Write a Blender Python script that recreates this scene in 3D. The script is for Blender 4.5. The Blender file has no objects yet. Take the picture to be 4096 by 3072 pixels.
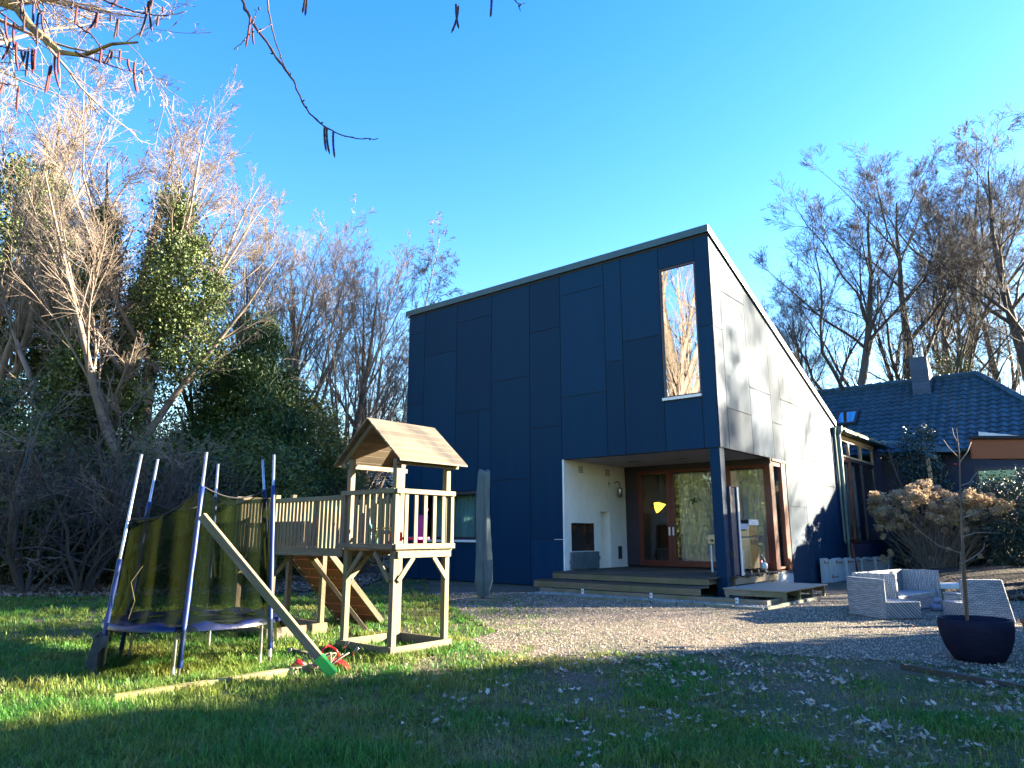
import bpy, math, random
import numpy as np
from mathutils import Matrix, Vector

# ---------------------------------------------------------------- camera, sky, sun, exposure
S = bpy.context.scene
COL = S.collection
EYE = np.array([0.0, 0.0, 1.2])
PITCH = math.radians(11.944)
FPX = 2838.5                       # focal length in pixels of the 4096 wide photograph
cd = bpy.data.cameras.new("camera")
cam = bpy.data.objects.new("camera", cd)
COL.objects.link(cam)
cam.location = EYE
cam.rotation_euler = (math.radians(90) + PITCH, 0, 0)
cd.sensor_width = 36
cd.lens = 36 * FPX / 4096
cd.clip_start = 0.05
cd.clip_end = 2000
S.camera = cam

SUN_EL = math.radians(15.5)
SUN_AZ = math.radians(13)          # from +X towards +Y
SD = np.array([math.cos(SUN_EL) * math.cos(SUN_AZ), math.cos(SUN_EL) * math.sin(SUN_AZ), math.sin(SUN_EL)])
w = bpy.data.worlds.new("World")
S.world = w
w.use_nodes = True
nt = w.node_tree
nt.nodes.clear()
sky = nt.nodes.new("ShaderNodeTexSky")
sky.sky_type = 'NISHITA'
sky.sun_disc = False
sky.sun_elevation = SUN_EL
sky.sun_rotation = math.radians(90) - SUN_AZ
sky.air_density = 1.3
sky.dust_density = 0.3
sky.ozone_density = 3.0
hs = nt.nodes.new("ShaderNodeHueSaturation")
hs.inputs['Hue'].default_value = 0.52
hs.inputs['Saturation'].default_value = 1.38
hs.inputs['Value'].default_value = 1.0
bg = nt.nodes.new("ShaderNodeBackground")
bg.inputs['Strength'].default_value = 0.058
wo = nt.nodes.new("ShaderNodeOutputWorld")
nt.links.new(sky.outputs[0], hs.inputs['Color'])
nt.links.new(hs.outputs[0], bg.inputs['Color'])
nt.links.new(bg.outputs[0], wo.inputs[0])

sl = bpy.data.lights.new("sun", 'SUN')
sl.energy = 5.0
sl.angle = math.radians(0.5)
sl.color = (1.0, 0.86, 0.62)
so = bpy.data.objects.new("sun", sl)
COL.objects.link(so)
so.rotation_euler = Vector((-SD[0], -SD[1], -SD[2])).to_track_quat('-Z', 'Y').to_euler()
so.location = (20, 8, 20)

S.view_settings.view_transform = 'Standard'
S.view_settings.look = 'None'
S.view_settings.gamma = 1
S.view_settings.use_curve_mapping = False
S.view_settings.exposure = 3.55
S.cycles.max_bounces = 6
S.cycles.diffuse_bounces = 3
S.cycles.glossy_bounces = 3
S.cycles.transparent_max_bounces = 16
S.cycles.transmission_bounces = 4
S.cycles.caustics_reflective = False
S.cycles.caustics_refractive = False

# ---------------------------------------------------------------- measuring: a photo point to a place at a known distance
CR = np.array([1.0, 0, 0])
CF = np.array([0, math.cos(PITCH), math.sin(PITCH)])
CU = np.array([0, -math.sin(PITCH), math.cos(PITCH)])
def ray(px, py):                    # px, py in a 2212 wide copy of the photograph
    k = 4096 / 2212
    return CF * FPX + CR * (px * k - 2048) - CU * (py * k - 1536)
def at(px, py, Y):
    d = ray(px, py)
    return EYE + d * (Y / d[1])
def gnd(px, py, z=0.0):
    d = ray(px, py)
    return EYE + d * ((z - EYE[2]) / d[2])

TH = 0.695401
AX = np.array([-math.cos(TH), math.sin(TH), 0])     # along the dark front of the house, to the left
BX = np.array([math.sin(TH), math.cos(TH), 0])      # into the depth of the house
K0 = np.array([4.2003, 14.2866, 0.0])               # foot of the house corner
T0 = np.array([-1.17, 7.22, 0.0])                   # front corner of the play tower
def HW(u, v, z): return K0 + AX * u + BX * v + np.array([0, 0, z])
def TW(u, v, z): return T0 + AX * u + BX * v + np.array([0, 0, z])

# ---------------------------------------------------------------- scene helpers
WM = {}
def thing(name, label, cat, loc=(0, 0, 0), rz=0.0, group=None, kind=None):
    o = bpy.data.objects.new(name, None)
    o.empty_display_size = 0.2
    COL.objects.link(o)
    o.location = loc
    o.rotation_euler = (0, 0, rz)
    WM[o.name] = Matrix.Translation(Vector(loc)) @ Matrix.Rotation(rz, 4, 'Z')
    if label: o['label'] = label
    if cat: o['category'] = cat
    if group: o['group'] = group
    if kind: o['kind'] = kind
    return o
def tag(o, label=None, cat=None, group=None, kind=None):
    if label: o['label'] = label
    if cat: o['category'] = cat
    if group: o['group'] = group
    if kind: o['kind'] = kind
    return o

def mesh_np(name, V, faces_flat, loop_tot, uv=None, smooth=False):
    me = bpy.data.meshes.new(name)
    V = np.ascontiguousarray(V, dtype=np.float32)
    me.vertices.add(len(V))
    me.vertices.foreach_set('co', V.ravel())
    ff = np.ascontiguousarray(faces_flat, dtype=np.int32)
    lt = np.ascontiguousarray(loop_tot, dtype=np.int32)
    me.loops.add(len(ff))
    me.loops.foreach_set('vertex_index', ff)
    me.polygons.add(len(lt))
    st = np.zeros(len(lt), dtype=np.int32)
    st[1:] = np.cumsum(lt)[:-1]
    me.polygons.foreach_set('loop_start', st)
    me.polygons.foreach_set('loop_total', lt)
    me.polygons.foreach_set('use_smooth', np.full(len(lt), bool(smooth)))
    if uv is not None:
        l = me.uv_layers.new(name='UVMap')
        l.data.foreach_set('uv', np.ascontiguousarray(uv, dtype=np.float32).ravel())
    me.update(calc_edges=True)
    me.validate()
    return me

def link(name, me, mat, parent=None, bevel=0):
    if mat is not None:
        me.materials.append(mat)
    o = bpy.data.objects.new(name, me)
    COL.objects.link(o)
    if parent is not None:
        o.parent = parent
        WM[o.name] = WM[parent.name]
        me.transform(WM[parent.name].inverted())
        if parent.type == 'MESH':
            pass
    else:
        WM[o.name] = Matrix.Identity(4)
    if bevel:
        m = o.modifiers.new('bevel', 'BEVEL')
        m.width = bevel
        m.segments = 2
        m.limit_method = 'ANGLE'
    return o

def nrm(v):
    v = np.asarray(v, float)
    return v / (np.linalg.norm(v) + 1e-12)

class MB:
    def __init__(s):
        s.v = []; s.f = []; s.uv = []; s.n = 0; s.sm = False
    def add(s, V, F, UV=None):
        b = s.n
        V = [tuple(map(float, p)) for p in V]
        s.v += V; s.n += len(V)
        for i, f in enumerate(F):
            s.f.append([b + k for k in f])
            if UV is not None: s.uv += UV[i]
            else:
                for k in f:
                    s.uv.append((V[k][0] + V[k][1] * .6, V[k][2]))
        return s
    def hexa(s, c):                 # 8 corners: 4 bottom ccw, 4 top ccw
        L = np.linalg.norm
        c = [np.asarray(p, float) for p in c]
        F = [(0, 3, 2, 1), (4, 5, 6, 7), (0, 1, 5, 4), (1, 2, 6, 5), (2, 3, 7, 6), (3, 0, 4, 7)]
        e = [L(c[1] - c[0]), L(c[3] - c[0]), L(c[4] - c[0])]
        ax = int(np.argmax(e))
        dr = nrm([c[1] - c[0], c[3] - c[0], c[4] - c[0]][ax])
        o = [c[1] - c[0], c[3] - c[0], c[4] - c[0]]
        ot = [nrm(o[k]) for k in range(3) if k != ax]
        off = (random.random() * 9, random.random() * 9)
        UV = []
        for f in F:
            l = []
            for k in f:
                d = c[k] - c[0]
                l.append((float(d @ dr) + off[0], float(d @ ot[0] + d @ ot[1]) + off[1]))
            UV.append(l)
        return s.add(c, F, UV)
    def fbox(s, W, u0, u1, v0, v1, z0, z1):     # box in a (u, v, z) frame W (left handed: u runs left)
        return s.hexa([W(u1, v0, z0), W(u0, v0, z0), W(u0, v1, z0), W(u1, v1, z0),
                       W(u1, v0, z1), W(u0, v0, z1), W(u0, v1, z1), W(u1, v1, z1)])
    def box(s, x0, x1, y0, y1, z0, z1):
        return s.hexa([(x0, y0, z0), (x1, y0, z0), (x1, y1, z0), (x0, y1, z0),
                       (x0, y0, z1), (x1, y0, z1), (x1, y1, z1), (x0, y1, z1)])
    def beam(s, p, q, w, h, up=(0, 0, 1)):      # w across, h along 'up'
        p = np.asarray(p, float); q = np.asarray(q, float)
        t = nrm(q - p); up = np.asarray(up, float)
        if abs(t @ nrm(up)) > .97: up = np.array([.7, .7, 0.01])
        r = nrm(np.cross(t, up)); n = np.cross(r, t)
        a = r * w / 2; b = n * h / 2
        return s.hexa([p - a - b, q - a - b, q + a - b, p + a - b, p - a + b, q - a + b, q + a + b, p + a + b])
    def tube(s, P, R, m=8, caps=True):
        P = np.asarray(P, float); k = len(P)
        R = np.full(k, R) if np.isscalar(R) else np.asarray(R, float)
        T = np.gradient(P, axis=0)
        T /= np.linalg.norm(T, axis=1)[:, None] + 1e-9
        ref = np.array([0, 0, 1.]) if abs(T[0][2]) < .8 else np.array([1., 0, 0])
        V = []
        for i in range(k):
            r = nrm(np.cross(T[i], ref)); u = np.cross(r, T[i])
            for j in range(m):
                a = 2 * math.pi * j / m
                V.append(P[i] + R[i] * (math.cos(a) * r + math.sin(a) * u))
        F = []; UV = []
        for i in range(k - 1):
            for j in range(m):
                j2 = (j + 1) % m
                F.append((i * m + j, i * m + j2, (i + 1) * m + j2, (i + 1) * m + j))
                UV.append([(i / k * 2, j / m), (i / k * 2, (j + 1) / m), ((i + 1) / k * 2, (j + 1) / m), ((i + 1) / k * 2, j / m)])
        if caps:
            F.append(tuple(range(m))[::-1]); UV.append([(0, 0)] * m)
            F.append(tuple(range((k - 1) * m, k * m))); UV.append([(0, 0)] * m)
        return s.add(V, F, UV)
    def lathe(s, c, prof, m=32, sx=1, sy=1):
        c = np.asarray(c, float); k = len(prof)
        V = []
        for r, z in prof:
            for j in range(m):
                a = 2 * math.pi * j / m
                V.append(c + np.array([math.cos(a) * r * sx, math.sin(a) * r * sy, z]))
        F = [(i * m + j, i * m + (j + 1) % m, (i + 1) * m + (j + 1) % m, (i + 1) * m + j) for i in range(k - 1) for j in range(m)]
        F.append(tuple(range(m))[::-1]); F.append(tuple(range((k - 1) * m, k * m)))
        return s.add(V, F)
    def quad(s, a, b, c, d):
        return s.add([a, b, c, d], [(0, 1, 2, 3)])
    def build(s, name, mat, parent=None, bevel=0, smooth=False):
        ff = [k for f in s.f for k in f]
        lt = [len(f) for f in s.f]
        me = mesh_np(name, s.v, ff, lt, s.uv, smooth)
        o = link(name, me, mat, parent, bevel)
        if smooth and not bevel:
            pass
        return o

# ---------------------------------------------------------------- materials
def mat(name, col, rough=.7, metal=0, spec=.5, n1=None, bump=0, col2=None, scale=5, stretch=(1, 1, 1), coord='Object',
        detail=5, lo=.35, hi=.65, bscale=None, bdist=.003, emit=None, trans=0, isl=0, coat=0, rough2=None):
    m = bpy.data.materials.new(name)
    m.use_nodes = True
    t = m.node_tree
    p = t.nodes['Principled BSDF']
    p.inputs['Base Color'].default_value = (*col, 1)
    p.inputs['Roughness'].default_value = rough
    p.inputs['Metallic'].default_value = metal
    p.inputs['Specular IOR Level'].default_value = spec
    if coat: p.inputs['Coat Weight'].default_value = coat
    if emit:
        p.inputs['Emission Color'].default_value = (*emit[0], 1)
        p.inputs['Emission Strength'].default_value = emit[1]
    tc = t.nodes.new('ShaderNodeTexCoord')
    mp = t.nodes.new('ShaderNodeMapping')
    mp.inputs['Scale'].default_value = stretch
    t.links.new(tc.outputs[coord], mp.inputs['Vector'])
    cout = None
    if col2 is not None:
        n = t.nodes.new('ShaderNodeTexNoise')
        n.inputs['Scale'].default_value = scale
        n.inputs['Detail'].default_value = detail
        n.inputs['Roughness'].default_value = .6
        t.links.new(mp.outputs[0], n.inputs['Vector'])
        r = t.nodes.new('ShaderNodeMapRange')
        r.inputs[1].default_value = lo; r.inputs[2].default_value = hi
        t.links.new(n.outputs['Fac'], r.inputs[0])
        x = t.nodes.new('ShaderNodeMix'); x.data_type = 'RGBA'
        x.inputs[6].default_value = (*col, 1); x.inputs[7].default_value = (*col2, 1)
        t.links.new(r.outputs[0], x.inputs[0])
        cout = x.outputs[2]
        if rough2 is not None:
            q = t.nodes.new('ShaderNodeMapRange')
            q.inputs[3].default_value = rough; q.inputs[4].default_value = rough2
            t.links.new(r.outputs[0], q.inputs[0]); t.links.new(q.outputs[0], p.inputs['Roughness'])
    if isl:
        g = t.nodes.new('ShaderNodeNewGeometry')
        h = t.nodes.new('ShaderNodeHueSaturation')
        q = t.nodes.new('ShaderNodeMapRange')
        q.inputs[3].default_value = 1 - isl; q.inputs[4].default_value = 1 + isl
        t.links.new(g.outputs['Random Per Island'], q.inputs[0])
        t.links.new(q.outputs[0], h.inputs['Value'])
        if cout is not None: t.links.new(cout, h.inputs['Color'])
        else: h.inputs['Color'].default_value = (*col, 1)
        cout = h.outputs[0]
    if cout is not None: t.links.new(cout, p.inputs['Base Color'])
    if bump:
        n2 = t.nodes.new('ShaderNodeTexNoise')
        n2.inputs['Scale'].default_value = bscale or scale * 3
        n2.inputs['Detail'].default_value = 6
        t.links.new(mp.outputs[0], n2.inputs['Vector'])
        b = t.nodes.new('ShaderNodeBump')
        b.inputs['Strength'].default_value = bump
        b.inputs['Distance'].default_value = bdist
        t.links.new(n2.outputs['Fac'], b.inputs['Height'])
        t.links.new(b.outputs[0], p.inputs['Normal'])
    if trans:
        out = t.nodes['Material Output']
        tr = t.nodes.new('ShaderNodeBsdfTranslucent')
        if cout is not None: t.links.new(cout, tr.inputs['Color'])
        else: tr.inputs['Color'].default_value = (*col, 1)
        mx = t.nodes.new('ShaderNodeMixShader'); mx.inputs[0].default_value = trans
        t.links.new(p.outputs[0], mx.inputs[1]); t.links.new(tr.outputs[0], mx.inputs[2])
        t.links.new(mx.outputs[0], out.inputs['Surface'])
    return m

def wood(name, a, b, c=None, isl=.18, rough=.75):
    m = mat(name, a, rough, col2=b, scale=3.0, stretch=(1.2, 22, 1), coord='UV', detail=6, isl=isl, bump=.25, bscale=6, bdist=.0012, lo=.3, hi=.7)
    if c:                                            # broad stains of green algae and weather
        t = m.node_tree; p = t.nodes['Principled BSDF']
        src = p.inputs['Base Color'].links[0].from_socket
        tc = t.nodes.new('ShaderNodeTexCoord'); n = t.nodes.new('ShaderNodeTexNoise')
        n.inputs['Scale'].default_value = 2.3; n.inputs['Detail'].default_value = 4
        t.links.new(tc.outputs['Object'], n.inputs['Vector'])
        r = t.nodes.new('ShaderNodeMapRange'); r.inputs[1].default_value = .44; r.inputs[2].default_value = .64
        r.inputs[4].default_value = .8
        t.links.new(n.outputs['Fac'], r.inputs[0])
        x = t.nodes.new('ShaderNodeMix'); x.data_type = 'RGBA'
        x.inputs[7].default_value = (*c, 1)
        t.links.new(r.outputs[0], x.inputs[0]); t.links.new(src, x.inputs[6]); t.links.new(x.outputs[2], p.inputs['Base Color'])
    return m

def glass(name, fac=.35, tint=(.9, .95, 1), rough=.0, body=.85):
    m = bpy.data.materials.new(name); m.use_nodes = True
    t = m.node_tree; t.nodes.clear()
    o = t.nodes.new('ShaderNodeOutputMaterial')
    g = t.nodes.new('ShaderNodeBsdfGlossy'); g.inputs['Roughness'].default_value = rough; g.inputs['Color'].default_value = (*tint, 1)
    tr = t.nodes.new('ShaderNodeBsdfTransparent'); tr.inputs['Color'].default_value = (body, body, body, 1)
    lw = t.nodes.new('ShaderNodeLayerWeight'); lw.inputs['Blend'].default_value = .5
    f = t.nodes.new('ShaderNodeMath'); f.operation = 'POWER'; f.inputs[1].default_value = 4.0
    t.links.new(lw.outputs['Facing'], f.inputs[0])
    a = t.nodes.new('ShaderNodeMath'); a.operation = 'ADD'; a.inputs[1].default_value = fac; a.use_clamp = True
    mx = t.nodes.new('ShaderNodeMixShader')
    t.links.new(f.outputs[0], a.inputs[0]); t.links.new(a.outputs[0], mx.inputs[0])
    t.links.new(tr.outputs[0], mx.inputs[1]); t.links.new(g.outputs[0], mx.inputs[2]); t.links.new(mx.outputs[0], o.inputs[0])
    return m

M = {}
M['panel'] = mat('facade_board', (.0, .022, .064), .62, spec=.15, col2=(.001, .031, .066), scale=1.6, stretch=(3, 3, .25), lo=.3, hi=.75, bump=.05, bscale=40, rough2=.72, isl=.16)
M['fascia'] = mat('fascia_zinc', (.015, .06, .075), .5, metal=.1, col2=(.025, .07, .085), scale=4, bump=.04, bscale=8)
M['black'] = mat('black_gap', (.008, .008, .012), .8, col2=(.015, .015, .02), scale=5)
M['plaster'] = mat('white_plaster', (.76, .76, .72), .85, col2=(.66, .67, .64), scale=2.2, bump=.25, bscale=60, bdist=.001)
M['ceiling'] = mat('porch_ceiling', (.42, .38, .38), .8, col2=(.38, .35, .35), scale=2, bump=.1, bscale=50)
M['redwood'] = wood('red_brown_frame', (.085, .012, .008), (.13, .022, .012), rough=.4)
M['darkframe'] = wood('dark_frame', (.018, .014, .022), (.03, .02, .03), rough=.45)
M['palewood'] = wood('pale_frame', (.42, .27, .15), (.52, .36, .22), rough=.5)
M['sill'] = mat('white_sill', (.72, .72, .70), .4, col2=(.62, .62, .6), scale=8)
M['steel'] = mat('brushed_steel', (.36, .34, .31), .3, metal=1, col2=(.30, .29, .27), scale=6, stretch=(1, 1, 12), bump=.1, bscale=14)
M['galv'] = mat('galvanised_tube', (.50, .50, .50), .35, metal=.8, col2=(.36, .37, .38), scale=20, bump=.05)
M['curtain'] = mat('net_curtain', (.58, .56, .50), .9, col2=(.40, .39, .33), scale=8, stretch=(6, 6, .4), trans=.35)
M['tealcurtain'] = mat('teal_curtain', (.16, .36, .36), .9, col2=(.10, .26, .27), scale=6, stretch=(6, 6, .3), trans=.2)
M['glass'] = glass('window_glass', .05, body=.95)
M['darkglass'] = glass('dark_glass', .10, (.35, .5, .6), body=.5)
M['mirror'] = glass('sun_glass', .55, (.95, .97, 1), body=.3)
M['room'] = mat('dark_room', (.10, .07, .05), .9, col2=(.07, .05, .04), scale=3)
M['lampglow'] = mat('lit_shade', (.9, .75, .2), .6, emit=((1, .66, .06), .28), col2=(.8, .7, .2), scale=3)
M['deck'] = wood('deck_board', (.030, .025, .022), (.055, .047, .038), (.03, .033, .018))
M['riserwood'] = wood('ribbed_riser', (.22, .19, .13), (.12, .105, .07), (.13, .13, .06))
M['greywood'] = wood('grey_plywood', (.20, .175, .14), (.27, .235, .18))
M['oldwood'] = wood('weathered_wood', (.17, .135, .095), (.25, .20, .14), (.10, .11, .04))
M['towerwood'] = wood('tower_wood', (.235, .175, .115), (.060, .043, .030), (.120, .112, .045), isl=.30)
M['roofwood'] = wood('roof_wood', (.13, .092, .055), (.060, .048, .036), (.018, .017, .015), isl=.25)
M['brownwood'] = wood('brown_stained_wood', (.16, .06, .025), (.24, .10, .04), isl=.25)
M['greenwood'] = wood('mossy_beam', (.22, .19, .07), (.27, .23, .12), (.21, .21, .03))
M['orangewood'] = wood('orange_plank', (.24, .055, .014), (.30, .08, .02), rough=.5)
M['concrete'] = mat('pale_concrete', (.46, .49, .50), .85, col2=(.33, .36, .37), scale=5, stretch=(1, 1, .4), bump=.2, bscale=30, lo=.3, hi=.75)
M['stone'] = mat('kerb_stone', (.20, .20, .18), .9, col2=(.10, .12, .07), scale=7, bump=.4, bscale=25)
M['anthracite'] = mat('anthracite_pot', (.003, .004, .018), .75, spec=.2, col2=(.006, .008, .024), scale=9, stretch=(1, 1, 4), bump=.15, bscale=20)
M['iron'] = mat('dark_iron', (.02, .025, .035), .5, col2=(.035, .04, .05), scale=6)
M['rust'] = mat('rusty_iron', (.16, .04, .02), .7, col2=(.10, .02, .015), scale=12, bump=.2)
M['grey_cloth'] = mat('grey_cover', (.075, .115, .12), .85, col2=(.055, .09, .10), scale=5, stretch=(2, 2, .6), bump=.5, bscale=9, bdist=.02)
M['bluefoam'] = mat('blue_foam', (.002, .012, .10), .5, col2=(.004, .035, .17), scale=2.5, stretch=(1, 1, .8), bump=.15, bscale=60)
M['bluepvc'] = mat('blue_pvc', (.001, .004, .05), .35, col2=(.006, .010, .030), scale=5, bump=.6, bscale=6, bdist=.02)
M['blackmat'] = mat('black_jump_mat', (.012, .014, .018), .5, col2=(.03, .035, .04), scale=6, bump=.3, bscale=8)
M['red'] = mat('red_plastic', (.50, .008, .015), .35, col2=(.38, .006, .012), scale=5)
M['green'] = mat('green_plastic', (.03, .42, .06), .35, col2=(.025, .34, .05), scale=6)
M['purple'] = mat('purple_plastic', (.28, .008, .22), .4, col2=(.22, .006, .18), scale=5)
M['blue'] = mat('blue_plastic', (.01, .04, .30), .4, col2=(.01, .03, .22), scale=5)
M['white'] = mat('white_plastic', (.75, .75, .75), .4, col2=(.65, .65, .65), scale=5)
M['teal'] = mat('teal_plastic', (.01, .10, .10), .4, col2=(.01, .07, .08), scale=5)
M['yellow'] = mat('yellow_plastic', (.5, .5, .03), .4, col2=(.4, .42, .03), scale=5)
M['rope'] = mat('rope', (.10, .06, .05), .9, col2=(.30, .24, .18), scale=60, stretch=(1, 1, 1))
M['brick'] = mat('terracotta', (.24, .08, .04), .8, col2=(.14, .05, .03), scale=10, bump=.2)
M['gutter'] = mat('copper_gutter', (.42, .32, .12), .5, metal=.3, col2=(.30, .26, .12), scale=6)
M['greengrey'] = mat('zinc_pipe', (.06, .11, .12), .45, metal=.3, col2=(.09, .14, .14), scale=5)
M['slate'] = mat('slate_tile', (.02, .05, .075), .40, col2=(.032, .065, .085), scale=3, isl=.2, bump=.15, bscale=20, lo=.3, hi=.7)
M['darkwall'] = mat('dark_boarding', (.008, .014, .05), .6, col2=(.012, .02, .06), scale=3, stretch=(1, 1, 9))
M['bark'] = mat('bark', (.125, .095, .068), .9, col2=(.06, .05, .038), scale=6, stretch=(1, 1, .25), bump=.6, bscale=9, bdist=.015)
M['barkyellow'] = mat('lichen_bark', (.24, .19, .06), .9, col2=(.08, .06, .045), scale=7, bump=.6, bscale=12, bdist=.01, lo=.4, hi=.6)
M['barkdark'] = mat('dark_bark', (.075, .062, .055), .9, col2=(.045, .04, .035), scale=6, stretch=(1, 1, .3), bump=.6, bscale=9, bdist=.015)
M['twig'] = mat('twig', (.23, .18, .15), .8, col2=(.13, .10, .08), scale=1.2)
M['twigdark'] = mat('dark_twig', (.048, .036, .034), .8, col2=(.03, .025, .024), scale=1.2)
M['hazel'] = mat('hazel_twig', (.035, .018, .03), .6, col2=(.06, .03, .03), scale=20)
M['birch'] = mat('birch_bark', (.55, .52, .46), .8, col2=(.12, .10, .09), scale=5, stretch=(1, 1, 3), lo=.5, hi=.6)
M['ivy'] = mat('ivy_leaf', (.045, .075, .020), .62, col2=(.11, .145, .035), scale=1.6, isl=.45, trans=.12)
M['yew'] = mat('yew_needles', (.014, .050, .012), .5, col2=(.045, .085, .014), scale=1.1, isl=.5, trans=.1)
M['laurel'] = mat('laurel_leaf', (.075, .10, .022), .55, col2=(.19, .19, .055), scale=1.8, isl=.45, trans=.15)
M['darkleaf'] = mat('dark_leaf', (.012, .028, .018), .4, col2=(.025, .05, .022), scale=1.5, isl=.5, trans=.1)
M['rhodo'] = mat('rhododendron_leaf', (.014, .035, .035), .35, col2=(.025, .055, .045), scale=2, isl=.5, trans=.08)
M['hydra'] = mat('dry_hydrangea', (.60, .47, .31), .9, col2=(.38, .26, .16), scale=18, isl=.25, trans=.3)
M['catkin'] = mat('red_catkin', (.12, .012, .014), .8, col2=(.05, .008, .01), scale=400, bump=.8, bscale=500, bdist=.002)
M['catkindark'] = mat('dark_catkin', (.025, .015, .03), .8, col2=(.05, .02, .02), scale=400, bump=.8, bscale=500, bdist=.002)
M['dryleaf'] = mat('dry_leaf', (.50, .42, .35), .7, col2=(.22, .15, .10), scale=3, isl=.5, trans=.2)
M['brownleaf'] = mat('brown_leaf', (.16, .11, .08), .7, col2=(.28, .22, .18), scale=3, isl=.5, trans=.15)
M['pebble'] = mat('pebble', (.25, .20, .155), .7, col2=(.42, .35, .28), scale=6, isl=.5)
M['whitestone'] = mat('pale_pebble', (.28, .27, .24), .7, col2=(.16, .15, .13), scale=8, isl=.5)

def grass_mat():
    m = mat('grass_blade', (.060, .19, .026), .55, col2=(.25, .235, .045), scale=1.1, isl=.5, trans=.45, lo=.42, hi=.72)
    return m
M['grass'] = grass_mat()
M['drygrass'] = mat('dry_grass_blade', (.26, .22, .11), .7, col2=(.13, .15, .05), scale=2, isl=.4, trans=.3)

def wicker():
    m = bpy.data.materials.new('grey_wicker'); m.use_nodes = True
    t = m.node_tree; p = t.nodes['Principled BSDF']
    p.inputs['Roughness'].default_value = .5
    tc = t.nodes.new('ShaderNodeTexCoord'); mp = t.nodes.new('ShaderNodeMapping')
    mp.inputs['Scale'].default_value = (1, 1, 1)
    t.links.new(tc.outputs['UV'], mp.inputs['Vector'])
    b = t.nodes.new('ShaderNodeTexBrick')
    b.inputs['Scale'].default_value = 1
    b.inputs['Mortar Size'].default_value = .0045
    b.inputs['Brick Width'].default_value = .075
    b.inputs['Row Height'].default_value = .026
    b.inputs['Color1'].default_value = (.40, .42, .44, 1)
    b.inputs['Color2'].default_value = (.29, .31, .33, 1)
    b.inputs['Mortar'].default_value = (.11, .125, .15, 1)
    t.links.new(mp.outputs[0], b.inputs['Vector'])
    n = t.nodes.new('ShaderNodeTexNoise'); n.inputs['Scale'].default_value = 5
    mm = t.nodes.new('ShaderNodeMapping'); mm.inputs['Scale'].default_value = (1, 9, 1)
    t.links.new(tc.outputs['UV'], mm.inputs['Vector']); t.links.new(mm.outputs[0], n.inputs['Vector'])
    x = t.nodes.new('ShaderNodeMix'); x.data_type = 'RGBA'; x.blend_type = 'MULTIPLY'; x.inputs[0].default_value = .8
    r = t.nodes.new('ShaderNodeMapRange'); r.inputs[1].default_value = .3; r.inputs[2].default_value = .7; r.inputs[3].default_value = .45; r.inputs[4].default_value = 1.15
    t.links.new(n.outputs['Fac'], r.inputs[0]); t.links.new(b.outputs['Color'], x.inputs[6]); t.links.new(r.outputs[0], x.inputs[7])
    t.links.new(x.outputs[2], p.inputs['Base Color'])
    bp = t.nodes.new('ShaderNodeBump'); bp.inputs['Strength'].default_value = .9; bp.inputs['Distance'].default_value = .003; bp.invert = True
    t.links.new(b.outputs['Fac'], bp.inputs['Height']); t.links.new(bp.outputs[0], p.inputs['Normal'])
    return m
M['wicker'] = wicker()

def net_mat():
    m = bpy.data.materials.new('safety_net'); m.use_nodes = True
    t = m.node_tree; t.nodes.clear()
    o = t.nodes.new('ShaderNodeOutputMaterial')
    d = t.nodes.new('ShaderNodeBsdfDiffuse'); d.inputs['Color'].default_value = (.008, .014, .006, 1)
    l = t.nodes.new('ShaderNodeBsdfTranslucent'); l.inputs['Color'].default_value = (.020, .027, .006, 1)
    a = t.nodes.new('ShaderNodeMixShader'); a.inputs[0].default_value = .5
    tr = t.nodes.new('ShaderNodeBsdfTransparent')
    mx = t.nodes.new('ShaderNodeMixShader')
    tc = t.nodes.new('ShaderNodeTexCoord'); n = t.nodes.new('ShaderNodeTexNoise')
    n.inputs['Scale'].default_value = 25; n.inputs['Detail'].default_value = 4
    mp = t.nodes.new('ShaderNodeMapping'); mp.inputs['Scale'].default_value = (3, 3, .4)
    t.links.new(tc.outputs['Object'], mp.inputs[0]); t.links.new(mp.outputs[0], n.inputs['Vector'])
    r = t.nodes.new('ShaderNodeMapRange'); r.inputs[1].default_value = .3; r.inputs[2].default_value = .7; r.inputs[3].default_value = .40; r.inputs[4].default_value = .62
    t.links.new(n.outputs['Fac'], r.inputs[0]); t.links.new(r.outputs[0], mx.inputs[0])
    t.links.new(d.outputs[0], a.inputs[1]); t.links.new(l.outputs[0], a.inputs[2])
    t.links.new(tr.outputs[0], mx.inputs[1]); t.links.new(a.outputs[0], mx.inputs[2]); t.links.new(mx.outputs[0], o.inputs[0])
    return m
M['net'] = net_mat()

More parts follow.
